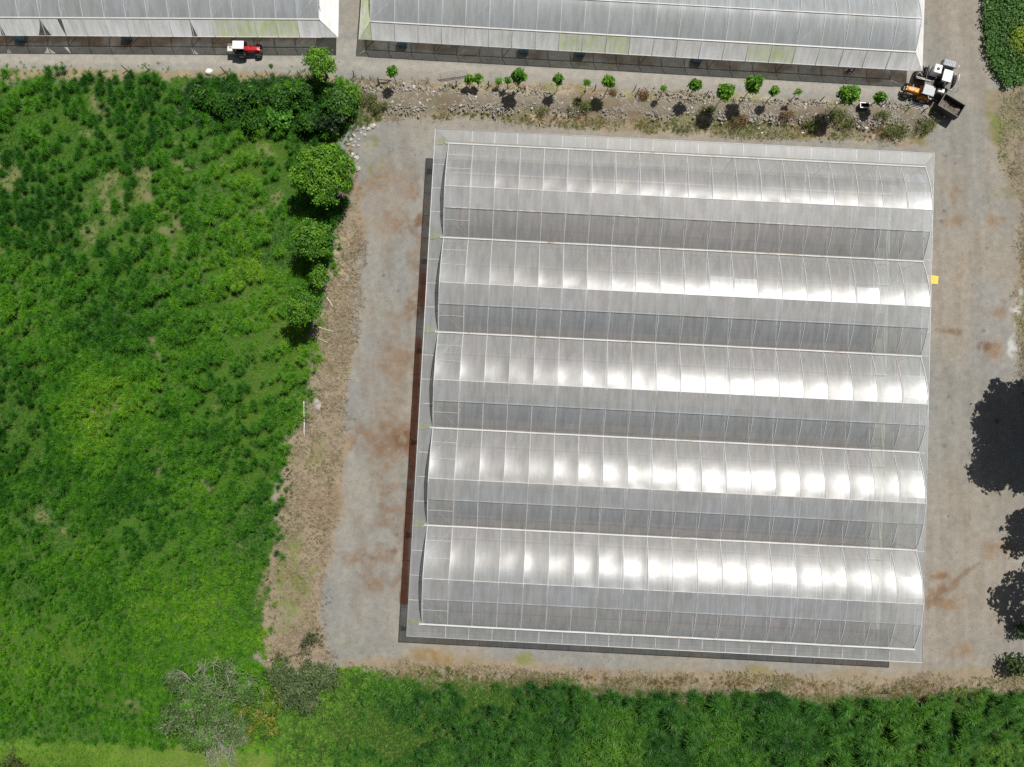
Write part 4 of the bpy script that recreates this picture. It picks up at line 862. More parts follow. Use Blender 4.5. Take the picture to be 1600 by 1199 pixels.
# ------------------------------------------------------------------ older greenhouses along the north road
def old_house(label, ox, oy, yaw, L_, npan, half, rise, zg, zb, skirt, bays, algae, torn, endcap_right, endcap_left, ew=2.1):
    """origin at the south east gutter corner (endcap_right) ; x runs west to east from -L to 0, y to the north"""
    h = thing('greenhouse', label, 'greenhouse', (ox, oy, 0), yaw)
    xs = [-L_ + L_ * k / npan for k in range(npan + 1)]
    for b in range(bays):
        yS = b * 2 * half + .08; yN = (b + 1) * 2 * half - .08; yR = (yS + yN) / 2
        fm = MB()
        for i in range(npan):
            for side in (0, 1):
                A = .06 * random.uniform(.5, 1.4); rows = []
                for k in range(11):
                    s = k / 10; y = yS + (yR - yS) * s if side == 0 else yN + (yR - yN) * s
                    z = zg + rise * (1.55 * s - .55 * s * s); w = math.sin(PI * s)
                    r = [(xs[i] + (xs[i + 1] - xs[i]) * q / 6, y, z - A * w * 4 * (q / 6) * (1 - q / 6)) for q in range(7)]
                    rows.append(r if side else r[::-1])
                fm.grid(rows)
        bay = fm.build('roof_bay', M['film_old'], h)
        for i, x in enumerate(xs):
            pts = [(x, yS + (yR - yS) * s, zg + rise * (1.55 * s - .55 * s * s) + .03) for s in [k / 8 for k in range(9)]]; pts += [(x, yN - (p[1] - yS), p[2]) for p in pts[::-1][1:]]
            MB().tube(pts, .042, 4).build('hoop', M['rail'], bay)
            tm = MB().tube([(x, yS, zg), (x, yN, zg)], .045, 4); tm.tube([(x, yR - .7, zg + rise - .2), (x + .2, yS + 1.0, zg)], .035, 4); tm.build('truss', M['inner'], bay)
        MB().box((-L_ / 2, yR, zg + rise + .05), (L_, .12, .08)).build('ridge_purlin', M['rail'], bay)
        for i in (0, 4, npan - 5, npan - 1):
            MB().tube([(xs[i] + .1, yS + .3, zg + .05), (xs[i + 1] - .1, yS + half * .75, zg + rise * .62)], .04, 4).build('brace', M['rail'], bay)
    for b in range(bays + 1):
        y = b * 2 * half; g = MB(); g.box((-L_ / 2, y, zg + .06), (L_ + .3, .16, .10)); g.build('gutter', M['gutter'], h)
        for i in range(0, npan + 1, 3): MB().tube([(xs[i], y, 0), (xs[i], y, zg)], .06, 6).build('column', M['galv'], h)
    # sloping skirt: one film per panel
    (dy, dz) = skirt
    for i in range(npan):
        x0, x1 = xs[i], xs[i + 1]; cut = torn.get(i, ((0, 0), (0, 0)))   # ((left top, left bottom), (right top, right bottom)) pulled-back film
        tl, bl = x0 + cut[0][0], x0 + cut[0][1]; tr, br = x1 - cut[1][0], x1 - cut[1][1]
        rows = []
        for k in range(6):
            s = k / 5; xa = tl + (bl - tl) * s ** 1.4; xb = tr + (br - tr) * s ** 1.4
            rows.append([(xb + (xa - xb) * q / 6, -.14 - (dy - .14) * s, zg - (zg - dz) * s - .04 * math.sin(PI * s) * math.sin(PI * q / 6)) for q in range(7)])
        MB().grid(rows).build('skirt_film', M['film_algae'] if i in algae else M['film_skirt'], h)
        if True: MB().tube([(x0, -.1, zg + .05), (x0, -dy, dz + .06)], .045, 4).build('skirt_rail', M['rail'], h)
    MB().tube([(-L_, -dy, dz), (0, -dy, dz)], .05, 6).build('edge_rail', M['rail'], h)
    # walls under the skirt
    w = MB(); w.grid([[(-L_ + L_ * k / npan, -.05, z) for k in range(npan + 1)] for z in (.05, 1.0, zg - .05)], False); w.build('wall_film', M['film_wall'], h)
    W_ = bays * 2 * half
    # end canopies
    for flag, x, sg in ((endcap_right, 0, 1), (endcap_left, -L_, -1)):
        if not flag: continue
        mt = M[flag]; rows = []
        for k in range(5):
            s = k / 4; r = []
            for q in range(25):
                y = -dy * s + (W_ + dy * s) * q / 24; zz = (zg + dz) / 2 + (zg - (zg + dz) / 2) * 1
                r.append((x + sg * (.05 + ew * s), y, zg + .02 - (zg - dz) * s + .03 * math.sin(q * 1.9) * math.sin(PI * s)))
            rows.append(r)
        MB().grid(rows).build('end_canopy', mt, h)
        MB().tube([(x + sg * (ew + .05), -dy, dz), (x + sg * (ew + .05), W_, dz)], .04, 4).build('edge_rail', M['rail'], h)
        tri = MB().add([(x, -.1, zg), (x + sg * .05, -.1, zg + .02), (x + sg * (ew + .05), -dy, dz), (x, -dy, dz)], [(0, 1, 2, 3)]); tri.build('corner_film', mt, h)
        w = MB(); w.grid([[(x, W_ * k / 16, z) for k in range(17)] for z in (.05, 2.0, zg)], False); w.build('wall_film', M['film_wall'], h)
        gm = MB()
        for b in range(bays):
            top = [(x, b * 2 * half + 2 * half * k / 16, zg + rise * (1.55 * (1 - abs(k / 8 - 1)) - .55 * (1 - abs(k / 8 - 1)) ** 2) - .03) for k in range(17)]
            gm.grid([[(q[0], q[1], zg) for q in top], top], False)
        gm.build('gable_film', M['film_wall'], h)
    MB().box((-L_ / 2, W_ / 2, .05), (L_ - .4, W_ - .4, .05)).build('soil_floor', paint('old_house_soil', (0.10, 0.085, 0.075), (0.06, 0.05, 0.045), .4, .95), h)
    return h
old_house('older bluish plastic greenhouse with torn skirt film at the upper left, beside the red tractor', -24.4, 51.0, -0.006, 2.71 * 18, 18, 3.7, 1.3, 4.0, 2.7, (1.62, 2.62), 2,
          {13, 14, 15, 16}, {2: ((0, 0), (.0, .28)), 3: ((.0, .25), (.0, .0)), 4: ((.0, .0), (.12, .95)), 5: ((.0, .75), (.55, .12)), 11: ((0, 0), (.12, .22)), 12: ((.0, .45), (0, 0))}, 'film_white', None)
old_house('older bluish plastic greenhouse with wide roof at the upper right, behind the saplings', 50.85, 46.75, -0.0577, 68.8, 23, 3.7, 1.3, 4.0, 2.5, (1.62, 2.48), 3,
          {8, 9, 10, 16, 17}, {}, 'film_skirt', 'film_algae', 1.65)

# ------------------------------------------------------------------ vehicles
def wheel(parent, c, r, w, rimr=.55):
    m = MB(); m.lathe_y([(r * rimr, -w / 2), (r * .86, -w / 2), (r * .97, -w * .36), (r, -w * .15), (r, w * .15), (r * .97, w * .36), (r * .86, w / 2), (r * rimr, w / 2)], c, 28)
    for k in range(18):
        a = 2 * PI * k / 18; rot = Matrix.Rotation(-a, 3, 'Y') @ Matrix.Rotation(.5 if k % 2 else -.5, 3, 'X')
        m.box(Vector(c) + Vector((math.cos(a) * r, (w * .2 if k % 2 else -w * .2), math.sin(a) * r)), (.05, w * .5, .06), Matrix.Rotation(-a, 3, 'Y'))
    t = m.build('wheel', M['rubber'], parent)
    q = MB(); q.lathe_y([(.02, -w * .28), (r * rimr * .5, -w * .3), (r * rimr * 1.02, -w * .46), (r * rimr * 1.02, w * .46), (r * rimr * .5, w * .3), (.02, w * .28)], c, 20); q.build('rim', M['rim'], t)
    return t
def loft(secs):
    """closed body through rectangular sections (x, half width, z0, z1, inset)"""
    vs = []; n = 8
    for x, hw, z0, z1, i in secs:
        vs += [(x, -hw, z0), (x, hw, z0), (x, hw, z1 - i), (x, hw - i, z1), (x, 0, z1 + i * .25), (x, -hw + i, z1), (x, -hw, z1 - i)]
    n = 7; fs = []
    for k in range(len(secs) - 1):
        for j in range(n): fs.append((k * n + j, k * n + (j + 1) % n, (k + 1) * n + (j + 1) % n, (k + 1) * n + j))
    fs.append(tuple(range(n))[::-1]); fs.append(tuple((len(secs) - 1) * n + j for j in range(n)))
    m = MB(); m.add(vs, fs, False); return m
def tractor(label, loc, rz, hoodm, roofm, roof, fr, rr, roofz, rear_box):
    """front towards +x; rear axle at x = 0"""
    t = thing('tractor', label, 'tractor', loc, rz); wb = 2.15
    loft([(.55, .36, .75, 1.30, .08), (1.1, .36, .72, 1.36, .10), (2.2, .32, .72, 1.28, .10), (2.5, .28, .75, 1.18, .10)]).build('hood', hoodm, t, .02)
    ch = MB(); ch.box((.9, 0, .68), (3.2, .34, .34)); ch.box((2.15, 0, .55), (.22, 1.25, .16)); ch.box((0, 0, .72), (.6, 1.2, .36)); ch.box((2.68, 0, .8), (.18, .6, .25)); ch.build('chassis', M['dark'], t, .02)
    wheel(t, (0, -.72, rr), rr, .42); wheel(t, (0, .72, rr), rr, .42); wheel(t, (wb, -.66, fr), fr, .3); wheel(t, (wb, .66, fr), fr, .3)
    for s in (-1, 1):
        f = MB(); rows = []
        for k in range(9):
            a = R(15 + 150 * k / 8); rows.append([(math.cos(a) * (rr + .1), s * .72 + q, rr + math.sin(a) * (rr + .08)) for q in (-.25, .25)])
        f.grid(rows); o = f.build('fender', hoodm if rear_box != 'box' else M['dark'], t); so = o.modifiers.new('thick', 'SOLIDIFY'); so.thickness = .02
    st = MB(); st.box((-.05, 0, 1.08), (.5, .5, .12)); st.box((-.3, 0, 1.35), (.12, .5, .5)); st.build('seat', M['dark'], t, .03)
    sw = MB(); sw.tube([(.55, 0, 1.25), (.42, 0, 1.5)], .025, 6); sw.tube([(.42 + .12 * math.cos(a) * .5, .17 * math.sin(a), 1.5 + .12 * math.cos(a) * .6) for a in [2 * PI * k / 12 for k in range(13)]], .018, 5); sw.build('steering_wheel', M['dark'], t)
    ex = MB().tube([(1.5, .2, 1.3), (1.5, .2, 1.95), (1.45, .2, 2.05)], .035, 8); ex.build('exhaust', M['dark'], t)
    rx, ry = roof
    rf = MB(); rf.box((.0, 0, roofz), (rx, ry, .09), None, .93); rf.build('canopy', roofm, t, .04)
    for sx in (-.42, .42):
        for sy in (-1, 1): MB().tube([(sx * rx, sy * ry * .42, .95), (sx * rx, sy * ry * .43, roofz)], .03, 6).build('canopy_post', M['dark'], t)
    if rear_box == 'box':
        b = MB(); b.box((-1.25, 0, .95), (.78, 1.02, .85)); b.build('rear_tank', M['cream'], t, .05)
        MB().lathe_z([(.16, 0), (.16, .05), (.13, .07)], (-1.25, .05, 1.38), 14).build('tank_lid', M['grey'], t)
        ln = MB(); ln.tube([(-.3, -.35, .6), (-1.1, -.35, .5)], .04, 6); ln.tube([(-.3, .35, .6), (-1.1, .35, .5)], .04, 6); ln.build('linkage', M['dark'], t)
    else:
        b = MB(); b.box((-.75, 0, .95), (.6, .9, .12)); b.box((-1.0, 0, .75), (.3, .7, .3)); b.tube([(-.9, 0, .5), (-1.7, 0, .48)], .05, 6); b.build('linkage', M['grey'], t, .02)
    for s in (-1, 1): MB().lathe_z([(.07, 0), (.08, .03), (.06, .06)], (2.48, s * .2, 1.15), 10).build('headlight', M['white'], t)
    return t
p = at(371.5, 70, 2.14); tractor('red tractor with white canopy and cream rear tank parked on the upper road', (p.x, p.y, 0), R(-1), M['red'], M['white'], (1.5, 1.12), .42, .62, 2.1, 'box')
rear = at(1451, 141, 2.2); tractor('orange tractor with grey canopy hitched to the dark dump trailer', (rear.x + .1, rear.y, 0), R(162), M['orange'], M['grey'], (1.55, 1.4), .52, .7, 2.15, 'bar')
def trailer():
    c = [at(*q, 1.45) for q in ((1475, 147), (1505, 165), (1493, 187), (1467, 167))]
    mid = sum(c, Vector()) / 4; ux = (c[1] - c[0]); Lx = ux.length; ang = math.atan2(ux.y, ux.x); Wy = (c[3] - c[0]).length
    Lx, Wy = 3.0, 1.85
    t = thing('dump_trailer', 'dark steel dump trailer with a load of dirt behind the orange tractor', 'trailer', (mid.x, mid.y, 0), ang)
    b = MB(); th = .07; z0, z1 = .75, 1.75
    b.box((0, 0, z0), (Lx, Wy, .08)); b.build('bed', M['dark'], t)
    for s in (-1, 1):
        MB().box((0, s * (Wy / 2 - th / 2), (z0 + z1) / 2 + .042), (Lx, th, z1 - z0)).build('side_wall', M['dark'], t)
        MB().box((s * (Lx / 2 - th / 2), 0, (z0 + z1) / 2 + .043), (th, Wy - 2 * th - .004, z1 - z0)).build('end_wall', M['dark'], t)
    rim = MB()
    for s in (-1, 1): rim.box((0, s * (Wy / 2 - .02), z1 + .075), (Lx + .06, .10, .06)); rim.box((s * (Lx / 2 - .02), 0, z1 + .076), (.10, Wy - .15, .06))
    rim.build('top_rail', M['grey'] if False else M['dark'], t)
    ld = MB(); rows = []
    for i in range(13): rows.append([((i / 12 - .5) * (Lx - .2), (j / 9 - .5) * (Wy - .2), .98 + .12 * random.random() + .12 * math.sin(i * .7)) for j in range(10)])
    ld.grid(rows); ld.build('dirt_load', M['dirtload'], t)
    wheel(t, (.35, -.8, .38), .38, .26); wheel(t, (.35, .8, .38), .38, .26)
    f = MB(); f.box((0, -.35, .62), (Lx, .12, .14)); f.box((0, .35, .62), (Lx, .12, .14)); f.box((.35, 0, .42), (.1, 1.5, .1)); f.tube([(-Lx / 2, -.35, .6), (-Lx / 2 - 1.0, 0, .5)], .05, 6); f.tube([(-Lx / 2, .35, .6), (-Lx / 2 - 1.0, 0, .5)], .05, 6); f.build('drawbar', M['dark'], t)
trailer()
def sprayer():
    c = at(1482, 113, 3.3); u = at(1479, 127, 3.3) - at(1487, 97, 3.3); ang = math.atan2(u.y, u.x)   # +x points towards the lower left (front)
    t = thing('sprayer', 'tall dark self propelled sprayer with white tank and white cab roof by the greenhouse corner', 'sprayer', (c.x, c.y, 0), ang)
    ch = MB(); ch.box((0.2, 0, 1.45), (4.2, 1.1, .4)); ch.box((-.3, -.3, 1.2), (.35, 4.4, .3)); ch.box((1.75, 0, 1.0), (.25, 2.2, .25)); ch.box((.2, -.9, 1.75), (2.6, 2.2, .25)); ch.box((.2, .8, 1.6), (1.9, 1.2, .3)); ch.build('chassis', M['dark'], t, .03)
    for y in (-2.65, -2.0, 1.75): wheel(t, (-.3, y, .88), .88, .46)
    for y in (-1.0, 1.0): wheel(t, (1.75, y, .62), .62, .34)
    cab = MB(); cab.box((.55, 0, 2.5), (1.5, 1.15, 1.5), None, .9); cab.build('cab', M['glass'], t, .05)
    MB().box((.5, 0, 3.32), (1.6, 1.2, .14), None, .94).build('cab_roof', M['white'], t, .05)
    tk = MB(); tk.box((-.3, -1.2, 2.4), (1.2, 1.0, 1.2)); tk.build('tank', M['white'], t, .14)
    MB().lathe_z([(.2, 0), (.2, .06), (.16, .09)], (-.25, -1.22, 2.98), 16).build('tank_lid', M['dark'], t)
    hd = MB(); hd.box((-1.5, .1, 2.4), (.95, 1.75, .8), None, .9); hd.build('hood', M['bluish'], t, .08)
    g_ = MB()
    for k in range(7): g_.box((-1.5, -.55 + .2 * k, 2.82), (.55, .05, .03))
    g_.build('hood_grille', M['dark'], t)
    MB().box((1.85, .25, 1.9), (.6, 1.0, .4), None, .85).build('front_hopper', M['cream'], t, .08)
    for s_, x0, y0, y1 in ((-1, .75, -1.3, -3.2), (1, 1.2, 1.0, 2.5)):
        bm_ = MB()
        for k in range(2): bm_.tube([(x0 + .25 * k, y0, 1.7 + .35 * k), (x0 + .35 * k - .05, y1, 1.7 + .2 * k)], .045, 5)
        n_ = 6
        for k in range(n_):
            ya, yb = y0 + (y1 - y0) * k / n_, y0 + (y1 - y0) * (k + 1) / n_
            bm_.tube([(x0 + .25 * (k % 2), ya, 1.7 + .3 * (k % 2)), (x0 + .25 * ((k + 1) % 2), yb, 1.7 + .3 * ((k + 1) % 2))], .028, 4)
        bm_.tube([(x0, y1, 1.7), (x0 - .6, y1 - s_ * .25, 1.9), (x0 - .15, y1 - s_ * .7, 1.95)], .04, 5)
        bm_.build('boom_arm', M['cream'] if s_ < 0 else M['grey'], t)
        nb_ = MB()
        for k in range(6): nb_.box((x0 - .1, y0 + (y1 - y0) * (k + .5) / 6, 1.5), (.16, .16, .28))
        nb_.build('nozzle_block', M['dark'], t)
    MB().tube([(-1.0, 2.05, 1.9), (.1, 2.05, 1.95)], .06, 6).build('side_rail', M['white'], t)
    MB().tube([(-.9, -1.85, 2.1), (.4, -1.85, 2.1)], .03, 6).build('side_rail', M['galv'], t)
    MB().tube([(-1.1, .95, 2.6), (-1.2, 1.25, 2.95), (-1.45, 1.25, 2.95)], .05, 6).build('mirror_arm', M['white'], t)
    MB().tube([(-.35, .75, 2.9), (-.2, .95, 3.1), (.1, .95, 3.0)], .07, 6).build('exhaust', M['galv'], t)
    ld = MB()
    for k in range(5): ld.tube([(1.25, .75, .5 + .3 * k), (1.7, .75, .5 + .3 * k)], .025, 5)
    ld.tube([(1.25, .75, .4), (1.25, .75, 1.9)], .025, 5); ld.tube([(1.7, .75, .4), (1.7, .75, 1.9)], .025, 5); ld.build('ladder', M['cream'], t)
    hs = MB()
    for k in range(5): hs.tube([(.9 + .1 * k, -1.3 + .3 * k, 1.9), (1.2, -.9 + .25 * k, 2.15), (1.5, -1.1 + .4 * k, 1.7)], .035, 5)
    hs.build('hose', M['rubber'], t)
    return t
sprayer()

# ------------------------------------------------------------------ small things
def post(px, py, h, lean, la, label, brace=None, r=.065):
    p = at(px, py); t = thing('fence_post', label, 'fence post', (p.x, p.y, -.05), 0, 'dark wooden fence posts')
    MB().tube([(0, 0, 0), (lean * math.cos(la) * .5, lean * math.sin(la) * .5, h * .5), (lean * math.cos(la), lean * math.sin(la), h)], [r * 1.1, r, r * .85], 7).build('post', M['postwood'], t)
    if brace:
        for (bx, by, h1) in brace: MB().tube([(bx, by, .05), (0, 0, h1)], r * .8, 6).build('brace', M['postwood'], t)
    return t
post(80, 112, 1.3, .25, 2.4, 'leaning dark post on the field verge, leftmost of the stout ones')
post(98, 111, .8, .1, 2, 'thin short post just right of the leftmost stout verge post', r=.04)
post(120, 112, .8, .1, 2.5, 'thin short post, second thin one from the left on the verge', r=.04)
post(199, 111, 1.3, .25, 2.4, 'leaning dark post on the verge, left one of a close pair')
post(233, 110, 1.25, .2, 2.5, 'leaning dark post on the verge, right one of a close pair')
post(352, 114, 1.35, .3, 2.3, 'leaning dark post on the verge just below the red tractor')
post(402, 118, 1.2, .15, 2.3, 'dark post on the verge below the front of the red tractor', r=.05)
post(418, 116, 1.1, .12, 2.2, 'thin dark post below the single road plant', r=.04)
post(470, 120, 1.4, .2, 2.2, 'dark post on the verge just left of the round corner tree')
post(553, 120, 1.2, .3, 1.2, 'dark crooked post at the road corner right of the round tree')
post(566, 123, .9, .1, 1.2, 'thin brown stake, first right of the road corner', r=.04)
post(579, 124, .9, .1, 1.4, 'thin brown stake, second right of the road corner', r=.04)
post(592.5, 131, 1.6, .1, 1.3, 'stout corner post with two braces at the west end of the bank', [(1.6, .45, 1.3), (1.3, .1, .4)], .08)
post(649, 132, 1.2, .1, 1.2, 'thin stake standing left of the wire panel on stones', r=.035)
post(669, 128, 1.2, .1, 1.2, 'thin stake closer to the wire panel on its left', r=.035)
post(713, 135, 1.4, .15, 1.2, 'dark post in front of the wire panel')
post(763, 136, 1.5, .15, 1.1, 'dark post between the wire panel and the tiny sapling')
post(819, 143, 1.5, .15, .6, 'V braced dark post below the round sapling on the west bank', [(-.6, .5, .9)], .07)
post(929, 141, 1.4, .15, 1.1, 'dark post between the small and the round sapling at mid bank')
post(991, 141, 1.3, .15, 1.0, 'left post of a pair above the orange brown shrub', r=.055)
post(995, 147, 1.5, .2, .9, 'right post of a pair above the orange brown shrub')
post(1102, 151, 1.4, .25, .9, 'dark post between the round sapling and the broad low sapling')
post(1280, 160, 1.4, .25, .8, 'dark post left of the largest sapling on the east bank')
post(1375, 168, 1.4, .3, .8, 'dark post right of the white rimmed bin')
post(1438, 178, 1.5, .3, .8, 'dark post carrying the white gate by the trailer', None, .075)
post(1413, 176, 1.3, .2, .8, 'dark post at the left side of the leaning white gate', None, .06)
for k, (px, py) in enumerate([(606, 1050), (625, 1049), (662, 1050), (707, 1050), (800, 1056)]):
    post(px, py, 1.1, .15, 3.9, ['dark stake on the south strip, first from the left', 'dark stake on the south strip, second from the left', 'dark stake on the south strip, third from the left', 'dark stake on the south strip, fourth from the left', 'dark stake on the south strip, fifth from the left'][k], r=.05)
post(1187, 1075, 1.3, .15, 1.6, 'V braced post in the cane grass edge, the middle one', [(-.7, -.4, .9), (.7, -.4, .9)], .06)
post(1381, 1079, 1.3, .15, 1.6, 'V braced post in the cane grass edge, the eastern one', [(-.7, -.4, .9), (.7, -.4, .9)], .06)
post(420, 905, 1.0, .15, 2, 'dark stake at the field edge beside the moss patches', r=.05)
post(452, 735, 1.0, .3, 2.4, 'dark leaning stake at the field edge below the white pipe', r=.05)
# wire panel
p = at(689, 127); q = at(731, 121); d = q - p
t = thing('wire_panel', 'pale wire fence panel leaning beside the road on the west bank', 'fence panel', p, math.atan2(d.y, d.x)); W_ = d.length
m = MB()
for k in range(6): m.tube([(0, .0 + .12 * k, .15 + .17 * k), (W_, .0 + .12 * k, .15 + .17 * k)], .018, 4)
for k in range(12): m.tube([(W_ * k / 11, 0, .12), (W_ * k / 11, .62, 1.02)], .012, 4)
m.build('wire_mesh', M['stick'], t)
m = MB()
for k in (0, .5, 1): m.tube([(W_ * k, 0, 0), (W_ * k, .7, 1.1)], .03, 5)
m.build('frame', M['galv'], t)
# white gate leaning beside the orange tractor
p = at(1432, 170); t = thing('metal_gate', 'white barred metal gate leaning beside the orange tractor', 'gate', (p.x, p.y, 0), R(-14))
sl = Matrix.Rotation(R(32), 3, 'X')
for k in range(6):
    y = .1 + .2 * k; a = sl @ Vector((-1.15, y, 0)); c = sl @ Vector((1.15, y, 0)); MB().tube([a + Vector((0, -.55, .05)), c + Vector((0, -.55, .05))], .035, 6).build('bar', M['white'], t)
fr = MB()
for x in (-1.15, 0, 1.15): fr.tube([sl @ Vector((x, .05, -.03)) + Vector((0, -.55, .05)), sl @ Vector((x, 1.15, -.03)) + Vector((0, -.55, .05))], .035, 6)
fr.build('frame', M['grey'], t)
pr = MB(); pr.tube([(-.9, .42, .68), (-.95, .75, 0)], .03, 6); pr.tube([(.9, .42, .68), (.95, .75, 0)], .03, 6); pr.build('prop', M['dark'], t)
# white rimmed bin
p = at(1351, 165, 1.1); t = thing('bin', 'black open bin with a white rim on the bank beside the largest sapling', 'bin', (p.x, p.y, 0), R(-2))
m = MB(); w, dd, hh = 1.15, .62, 1.1
for s in (-1, 1): m.box((0, s * dd / 2, hh / 2 + .05), (w, .05, hh)); m.box((s * (w / 2 - .026), 0, hh / 2 + .05), (.05, dd - .055, hh))
m.box((0, 0, .08), (w - .06, dd - .06, .05)); m.build('body', M['dark'], t)
m = MB()
for s in (-1, 1): m.box((0, s * dd / 2, hh + .09), (w + .1, .1, .07)); m.box((s * w / 2, 0, hh + .091), (.1, dd - .11, .07))
m.build('rim', M['white'], t, .015)
# yellow board on legs half under the east canopy
p = at(1457.5, 437, 1.6); t = thing('table', 'yellow topped work table half under the east greenhouse canopy', 'table', (p.x, p.y, 0), R(-8))
MB().box((0, 0, 1.6), (1.35, 1.05, .06)).build('table_top', M['yellow'], t, .01)
for sx in (-1, 1):
    for sy in (-1, 1): MB().tube([(sx * .65, sy * .5, 0), (sx * .65, sy * .5, 1.57)], .03, 6).build('leg', M['grey'], t)
# blue crates under the old skirts
for (px, py, lab) in [(26, 57.5, 'blue box under the torn skirt of the upper left greenhouse'), (194, 55.5, 'blue box under the upper left greenhouse, left of the tractor'), (628, 66, 'blue box under the upper right greenhouse, leftmost of that house'),
                      (819, 76.5, 'blue box under the upper right greenhouse, second from its left'), (908, 80, 'blue box under the upper right greenhouse, third from its left'), (1092, 91, 'blue box under the upper right greenhouse, rightmost of that house')]:
    p = at(px, py, 1.2); t = thing('box', lab, 'box', (p.x, p.y, 0), -.04, 'blue boxes along the old greenhouse walls')
    MB().box((0, .25, .8), (1.15, .9, .8)).build('body', M['blue'], t, .03); MB().box((0, .25, 1.24), (1.22, .97, .06)).build('lid', M['blue'], t, .015)
    for sx in (-1, 1):
        for sy in (-.1, .6): MB().tube([(sx * .5, sy, 0), (sx * .5, sy, .42)], .04, 6).build('leg', M['dark'], t)
# wheelbarrow under the upper right house
p = at(1329, 109); t = thing('wheelbarrow', 'pale wheelbarrow standing under the upper right greenhouse skirt', 'wheelbarrow', (p.x, p.y, 0), R(40))
m = MB(); v0 = [(-.35, -.22, .35), (.35, -.18, .35), (.35, .18, .35), (-.35, .22, .35), (-.5, -.36, .68), (.6, -.3, .62), (.6, .3, .62), (-.5, .36, .68)]
m.add(v0, [(0, 1, 2, 3), (0, 4, 5, 1), (1, 5, 6, 2), (2, 6, 7, 3), (3, 7, 4, 0)]); o = m.build('tray', M['dark'], t); o.modifiers.new('thick', 'SOLIDIFY').thickness = .03
m = MB(); m.tube([(.75, 0, .2), (-.4, .25, .4), (-1.1, .3, .6)], .03, 6); m.tube([(.75, 0, .2), (-.4, -.25, .4), (-1.1, -.3, .6)], .03, 6); m.tube([(-.4, .25, .4), (-.45, .27, 0)], .025, 5); m.tube([(-.4, -.25, .4), (-.45, -.27, 0)], .025, 5); m.build('frame', M['white'], t)
wheel(t, (.75, 0, .2), .2, .1)
# white bag, white sheet, pipe, logs
def sack(px, py, sx, sy, h, label, mat):
    p = at(px, py); rows = []
    for i in range(7):
        a = PI / 2 * i / 6; rows.append([(sx * math.cos(a) ** .6 * math.cos(b_) * (1 + .08 * math.sin(3 * b_ + i)), sy * math.cos(a) ** .6 * math.sin(b_) * (1 + .06 * math.cos(4 * b_)), h * math.sin(a)) for b_ in [2 * PI * k / 16 for k in range(17)]])
    o = MB().grid(rows).build('sack', mat); o.location = p; o.rotation_euler = (0, 0, .3); return tag(o, label, 'sack')
sack(327, 113, .52, .42, .45, 'white sack lying on the verge left below the red tractor', M['white'])
sack(1254, 208, .14, .12, .12, 'small white scrap on gravel below the east bank, upper one', M['white'])
sack(1190, 208, .18, .14, .12, 'small white scrap on gravel below the rusty bush', M['white'])
sack(1186, 201, .14, .10, .1, 'smaller white scrap just above the other by the rusty bush', M['white'])
sack(495, 632, .55, .9, .10, 'pale grey sheet crumpled on the straw strip beside the white pipe', M['rock'])
def log(a, c, r, label, mat, cat='log', name='log'):
    p, q = at(*a), at(*c); mid = (p + q) / 2; n = 6; pts = []
    for k in range(n + 1):
        v = p.lerp(q, k / n) - mid; pts.append((v.x + random.uniform(-.03, .03), v.y + random.uniform(-.03, .03), r * .9))
    o = MB().tube(pts, [r * (1.1 - .3 * k / n) for k in range(n + 1)], 8).build(name, mat); o.location = mid; return tag(o, label, cat)
log((475, 627), (475.5, 682), .07, 'long straight white pipe lying on the field edge', M['galv'], 'pipe', 'pipe')
log((511, 465), (521, 481), .11, 'pale log lying on straw right of the lowest edge tree', M['pale_log'])
log((496, 511), (521, 519), .08, 'pale thin log lying on straw, upper of two below the trees', M['pale_log'])
log((498, 529), (514, 537), .07, 'pale short log lying on straw, lower of two below the trees', M['pale_log'])
log((478, 660), (490, 661), .05, 'thin dark branch crossing the white pipe', M['bark'])
log((448, 745), (458, 733), .09, 'dark fallen branch at the field edge by a leaning stake', M['bark'])
log((452, 1026), (478, 1019), .10, 'dark fallen branch between the two small shrubs of the straw strip', M['bark'])
log((404, 1033), (424, 1031), .09, 'whitish broken branch above the half dead tree', M['deadwood'])
for k in range(4):
    log((524 + 4 * k, 566 + 9 * k), (549, 565 + 9 * k), .05, ['long brown plank on the yard edge, top one of four', 'long brown plank on the yard edge, second of four', 'brown plank on the yard edge, third of four', 'short brown plank on the yard edge, lowest of four'][k], M['stick'], 'plank', 'plank')
log((1540, 1165), (1582, 1112), .03, 'thin pole lying along the path through the cane grass', M['stick'], 'pole', 'pole')

# ------------------------------------------------------------------ sky, sun, camera
w = bpy.data.worlds.new('World'); S.world = w; w.use_nodes = True; nt = w.node_tree; nt.nodes.clear()
out = nt.nodes.new('ShaderNodeOutputWorld'); bg = nt.nodes.new('ShaderNodeBackground'); sk = nt.nodes.new('ShaderNodeTexSky')
sk.sky_type = 'NISHITA'; sk.sun_disc = False; sk.sun_elevation = math.asin(SUN.z); sk.sun_rotation = math.atan2(SUN.x, SUN.y)
bg.inputs['Strength'].default_value = 0.05
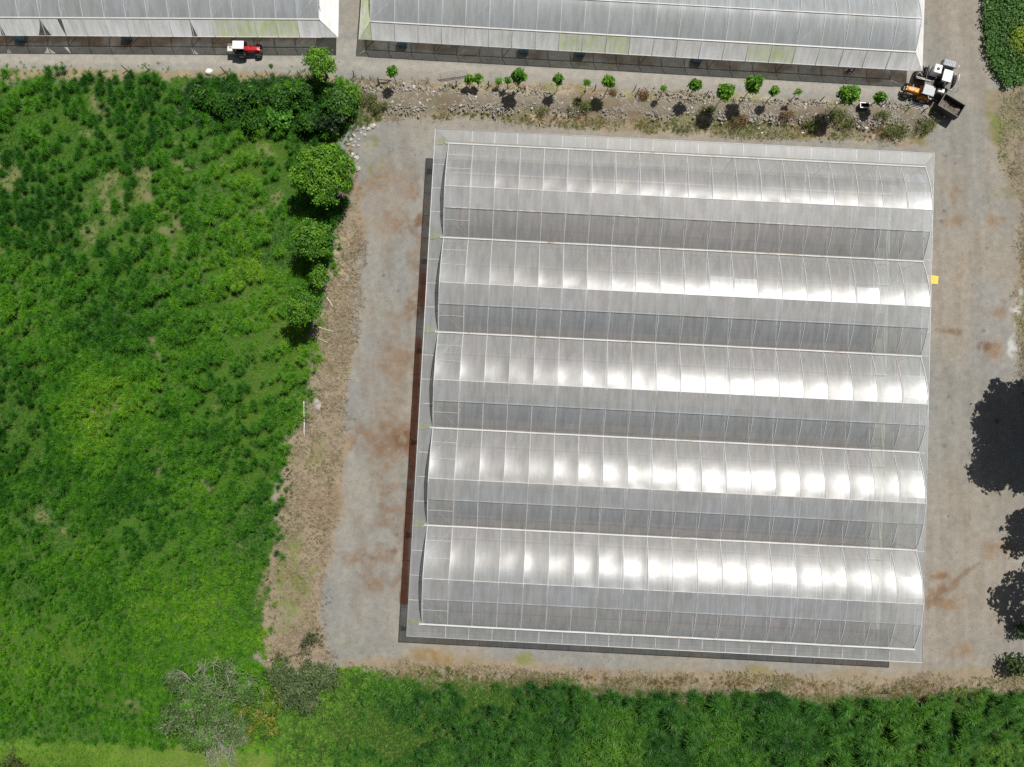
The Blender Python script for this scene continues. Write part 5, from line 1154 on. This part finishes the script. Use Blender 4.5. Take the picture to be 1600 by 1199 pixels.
# broken cloud over the blue
tcw = nt.nodes.new('ShaderNodeTexCoord'); nzw = nt.nodes.new('ShaderNodeTexNoise'); nzw.inputs['Scale'].default_value = 3.2; nzw.inputs['Detail'].default_value = 6; nzw.inputs['Roughness'].default_value = 0.6
crw = nt.nodes.new('ShaderNodeValToRGB'); crw.color_ramp.elements[0].position = 0.56; crw.color_ramp.elements[0].color = (0, 0, 0, 1); crw.color_ramp.elements[1].position = 0.70; crw.color_ramp.elements[1].color = (0.5, 0.5, 0.5, 1)
mxw = nt.nodes.new('ShaderNodeMix'); mxw.data_type = 'RGBA'; mxw.inputs[7].default_value = (2.6, 2.6, 2.6, 1)
nt.links.new(tcw.outputs['Generated'], nzw.inputs['Vector']); nt.links.new(nzw.outputs['Fac'], crw.inputs['Fac']); nt.links.new(crw.outputs['Color'], mxw.inputs[0]); nt.links.new(sk.outputs[0], mxw.inputs[6])
hsw = nt.nodes.new('ShaderNodeHueSaturation'); hsw.inputs['Saturation'].default_value = 0.6
nt.links.new(mxw.outputs[2], hsw.inputs['Color']); nt.links.new(hsw.outputs['Color'], bg.inputs['Color']); nt.links.new(bg.outputs[0], out.inputs['Surface'])
sd = bpy.data.lights.new('sun', 'SUN'); sd.energy = 5.0; sd.angle = R(0.53); sd.color = (1.0, 0.965, 0.91)
so = bpy.data.objects.new('sun', sd); COL.objects.link(so); so.rotation_euler = SUN.to_track_quat('Z', 'Y').to_euler(); so.location = SUN * 150
cd = bpy.data.cameras.new('camera'); cd.sensor_fit = 'HORIZONTAL'; cd.sensor_width = 36; cd.lens = 36 * FPX / 1600; cd.clip_end = 3000; cd.clip_start = 1
co = bpy.data.objects.new('camera', cd); COL.objects.link(co); co.location = (0, 0, CAMH); co.rotation_euler = (TILT, 0, 0); S.camera = co
S.view_settings.view_transform = 'Standard'; S.view_settings.look = 'None'; S.view_settings.exposure = -0.1; S.view_settings.gamma = 1.0
S.cycles.max_bounces = 8; S.cycles.transparent_max_bounces = 16; S.cycles.diffuse_bounces = 3; S.cycles.glossy_bounces = 2; S.cycles.transmission_bounces = 4
S.cycles.caustics_reflective = False; S.cycles.caustics_refractive = False; S.cycles.use_denoising = False
